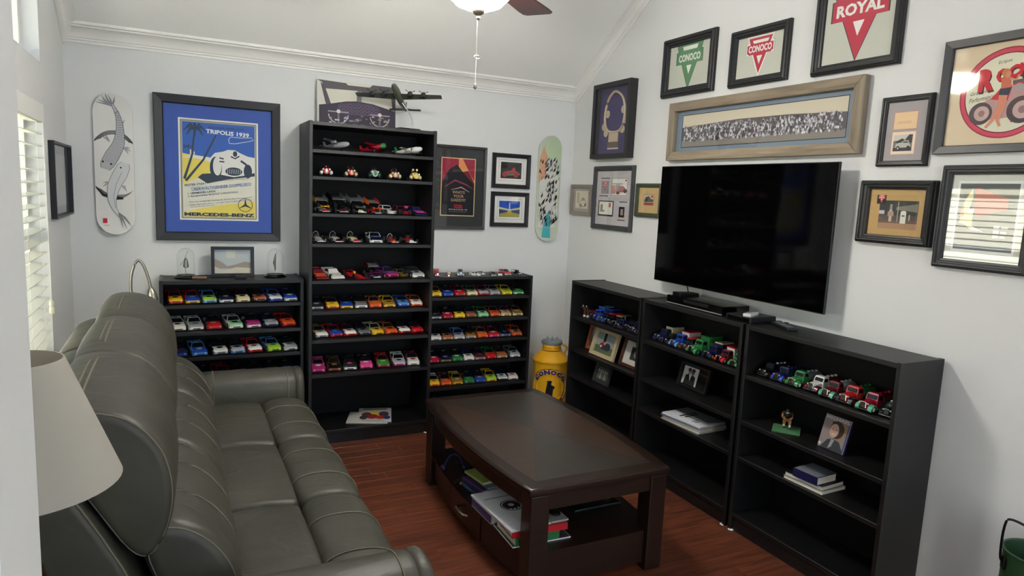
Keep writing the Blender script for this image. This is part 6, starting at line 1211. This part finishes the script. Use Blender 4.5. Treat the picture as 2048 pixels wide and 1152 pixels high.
def mich(p, w, h, fz):
    s = Sub(p, -w/2, fz, w, h); s.rect(0, 0, 1, 1, (146, 132, 130)); s.poly([(.62, .3), (.95, .5), (.96, .9), (.6, .9)], (150, 120, 90)); s.poly([(.1, 0), (.3, .28), (.5, .34), (.75, .3), (.92, .1), (.94, 0)], (62, 64, 68)); s.poly([(.38, .02), (.44, .32), (.56, .32), (.5, .1)], (150, 154, 156))
    s.el(.55, .62, .27, .26, (58, 48, 44)); s.el(.46, .58, .17, .21, (196, 160, 140)); s.line([(.32, .78), (.5, .84), (.66, .76)], .09, (58, 48, 44)); s.rect(.36, .61, .07, .015, (80, 60, 54)); s.rect(.5, .61, .07, .015, (80, 60, 54)); s.line([(.4, .48), (.46, .465), (.53, .485)], .02, (226, 214, 208)); s.line([(.46, .6), (.45, .54)], .012, (160, 120, 104))
    s.text('MICHAEL', .5, .93, .92, .1, (206, 208, 214), 0, .02); s.rect(.93, .02, .05, .86, (60, 74, 130)); s.el(.06, .1, .05, .05, (210, 210, 210))
t = thing('record_sleeve', 'square sleeve with a smiling portrait leaning on the shelf', 'sleeve', (-20.5, -266.4, 58.0), (R(-16), 0, R(-90))); MB().box(-6.6, 6.6, 0, .9, 0, 15.2, mat((34, 40, 96), .4)).build('case', t); p = Pr(0); mich(p, 13.0, 15.0, .1); p.build('cover_print', t)
# figurine of a football player on a green base
t = thing('football_figurine', 'football player figurine in black and gold on a green base', 'figurine', (-18.4, -240.6, 57.8), (0, 0, R(-52)))
MB().box(-6.2, 6.2, -4.8, 4.8, 0, 1.3, mat((78, 128, 84), .6)).build('base', t, bevel=.15)
GO, BKj, SKN, WS = mat((176, 132, 60), .5), mat((22, 22, 24), .5), mat((150, 100, 72), .5), mat((222, 220, 214), .5); m = MB()
m.tube([(-1.2, .6, 1.3), (-1.3, .4, 2.4), (-1.3, .2, 3.4)], [.45, .5, .55], WS, 8); m.tube([(1.3, -.6, 1.3), (1.3, -.4, 2.4), (1.2, 0, 3.4)], [.45, .5, .55], WS, 8)
m.ell((-1.2, .1, 1.7), .5, 1.0, .45, BKj, 8, 5); m.ell((1.3, -1.0, 1.7), .5, 1.0, .45, BKj, 8, 5)
m.tube([(-1.3, .2, 3.3), (-1.2, -.3, 5), (-.6, .6, 6.6)], [.6, .85, 1.0], GO, 8); m.tube([(1.2, 0, 3.3), (1.2, -.5, 5), (.6, .6, 6.6)], [.6, .85, 1.0], GO, 8); m.ell((0, .7, 6.8), 1.5, 1.2, 1.0, GO)
m.tube([(0, .6, 6.9), (0, -.6, 8.2), (0, -1.6, 9.2)], [1.35, 1.6, 1.5], BKj, 10); m.ell((-1.6, -1.5, 9.2), .9, .9, .8, BKj); m.ell((1.6, -1.5, 9.2), .9, .9, .8, BKj)
m.tube([(-2.0, -1.6, 9), (-2.3, -1.9, 7.4), (-1.2, -2.6, 6.4)], [.6, .5, .4], SKN, 8); m.tube([(2.0, -1.6, 9), (2.3, -1.9, 7.4), (1.2, -2.6, 6.4)], [.6, .5, .4], SKN, 8); m.ell((-1.0, -2.7, 6.2), .45, .45, .5, SKN, 8, 5); m.ell((1.0, -2.7, 6.2), .45, .45, .5, SKN, 8, 5)
m.ell((0, -2.4, 9.9), .75, .8, .85, SKN); o = m.build('player', t, smooth=60)
MB().ell((0, -2.1, 10.3), 1.0, 1.1, .95, BKj).build('helmet', t, smooth=60); MB().tube([(-.8, -2.9, 9.7), (0, -3.4, 9.6), (.8, -2.9, 9.7)], .12, WS, 6).build('face_guard', t); MB().ell((0, -3.2, 6.2), 1.2, .65, .65, mat((120, 62, 40), .5)).build('ball', t, smooth=60)
# magazines on the floor of the tall bookcase
book('magazine', 'white-edged magazine beneath the racing one in the tall bookcase', 'magazine', (-163.5, -22.5, 9.22), 70, 22, 27, .6, (206, 206, 200), group='magazines in the tall bookcase', soft=True)
book('magazine', 'racing magazine with helmeted drivers on its cover', 'magazine', (-158.5, -20.5, 9.84), -16, 22, 28, .7, (214, 214, 210), group='magazines in the tall bookcase', soft=True, prt=lambda p, w, l: cover_frame(p, w, l, (208, 206, 200), [('rect', -8, 10.5, 16, 1.6, (60, 58, 60)), ('el', 0, 3, 4.4, 6, (220, 196, 90)), ('el', -5.5, 0, 3.4, 5, (96, 56, 60)), ('el', 6, 1, 3.4, 5.4, (70, 56, 84)), ('el', -1.6, -4, 4, 4.6, (150, 40, 44)), ('el', 4, -6, 3.6, 3.6, (176, 60, 40)), ('el', 8, -6.4, 2.4, 3.6, (44, 48, 110)), ('el', -7.5, -6, 2.6, 4, (60, 58, 70)), ('rect', -8, -12.5, 14, .8, (120, 118, 116))]))
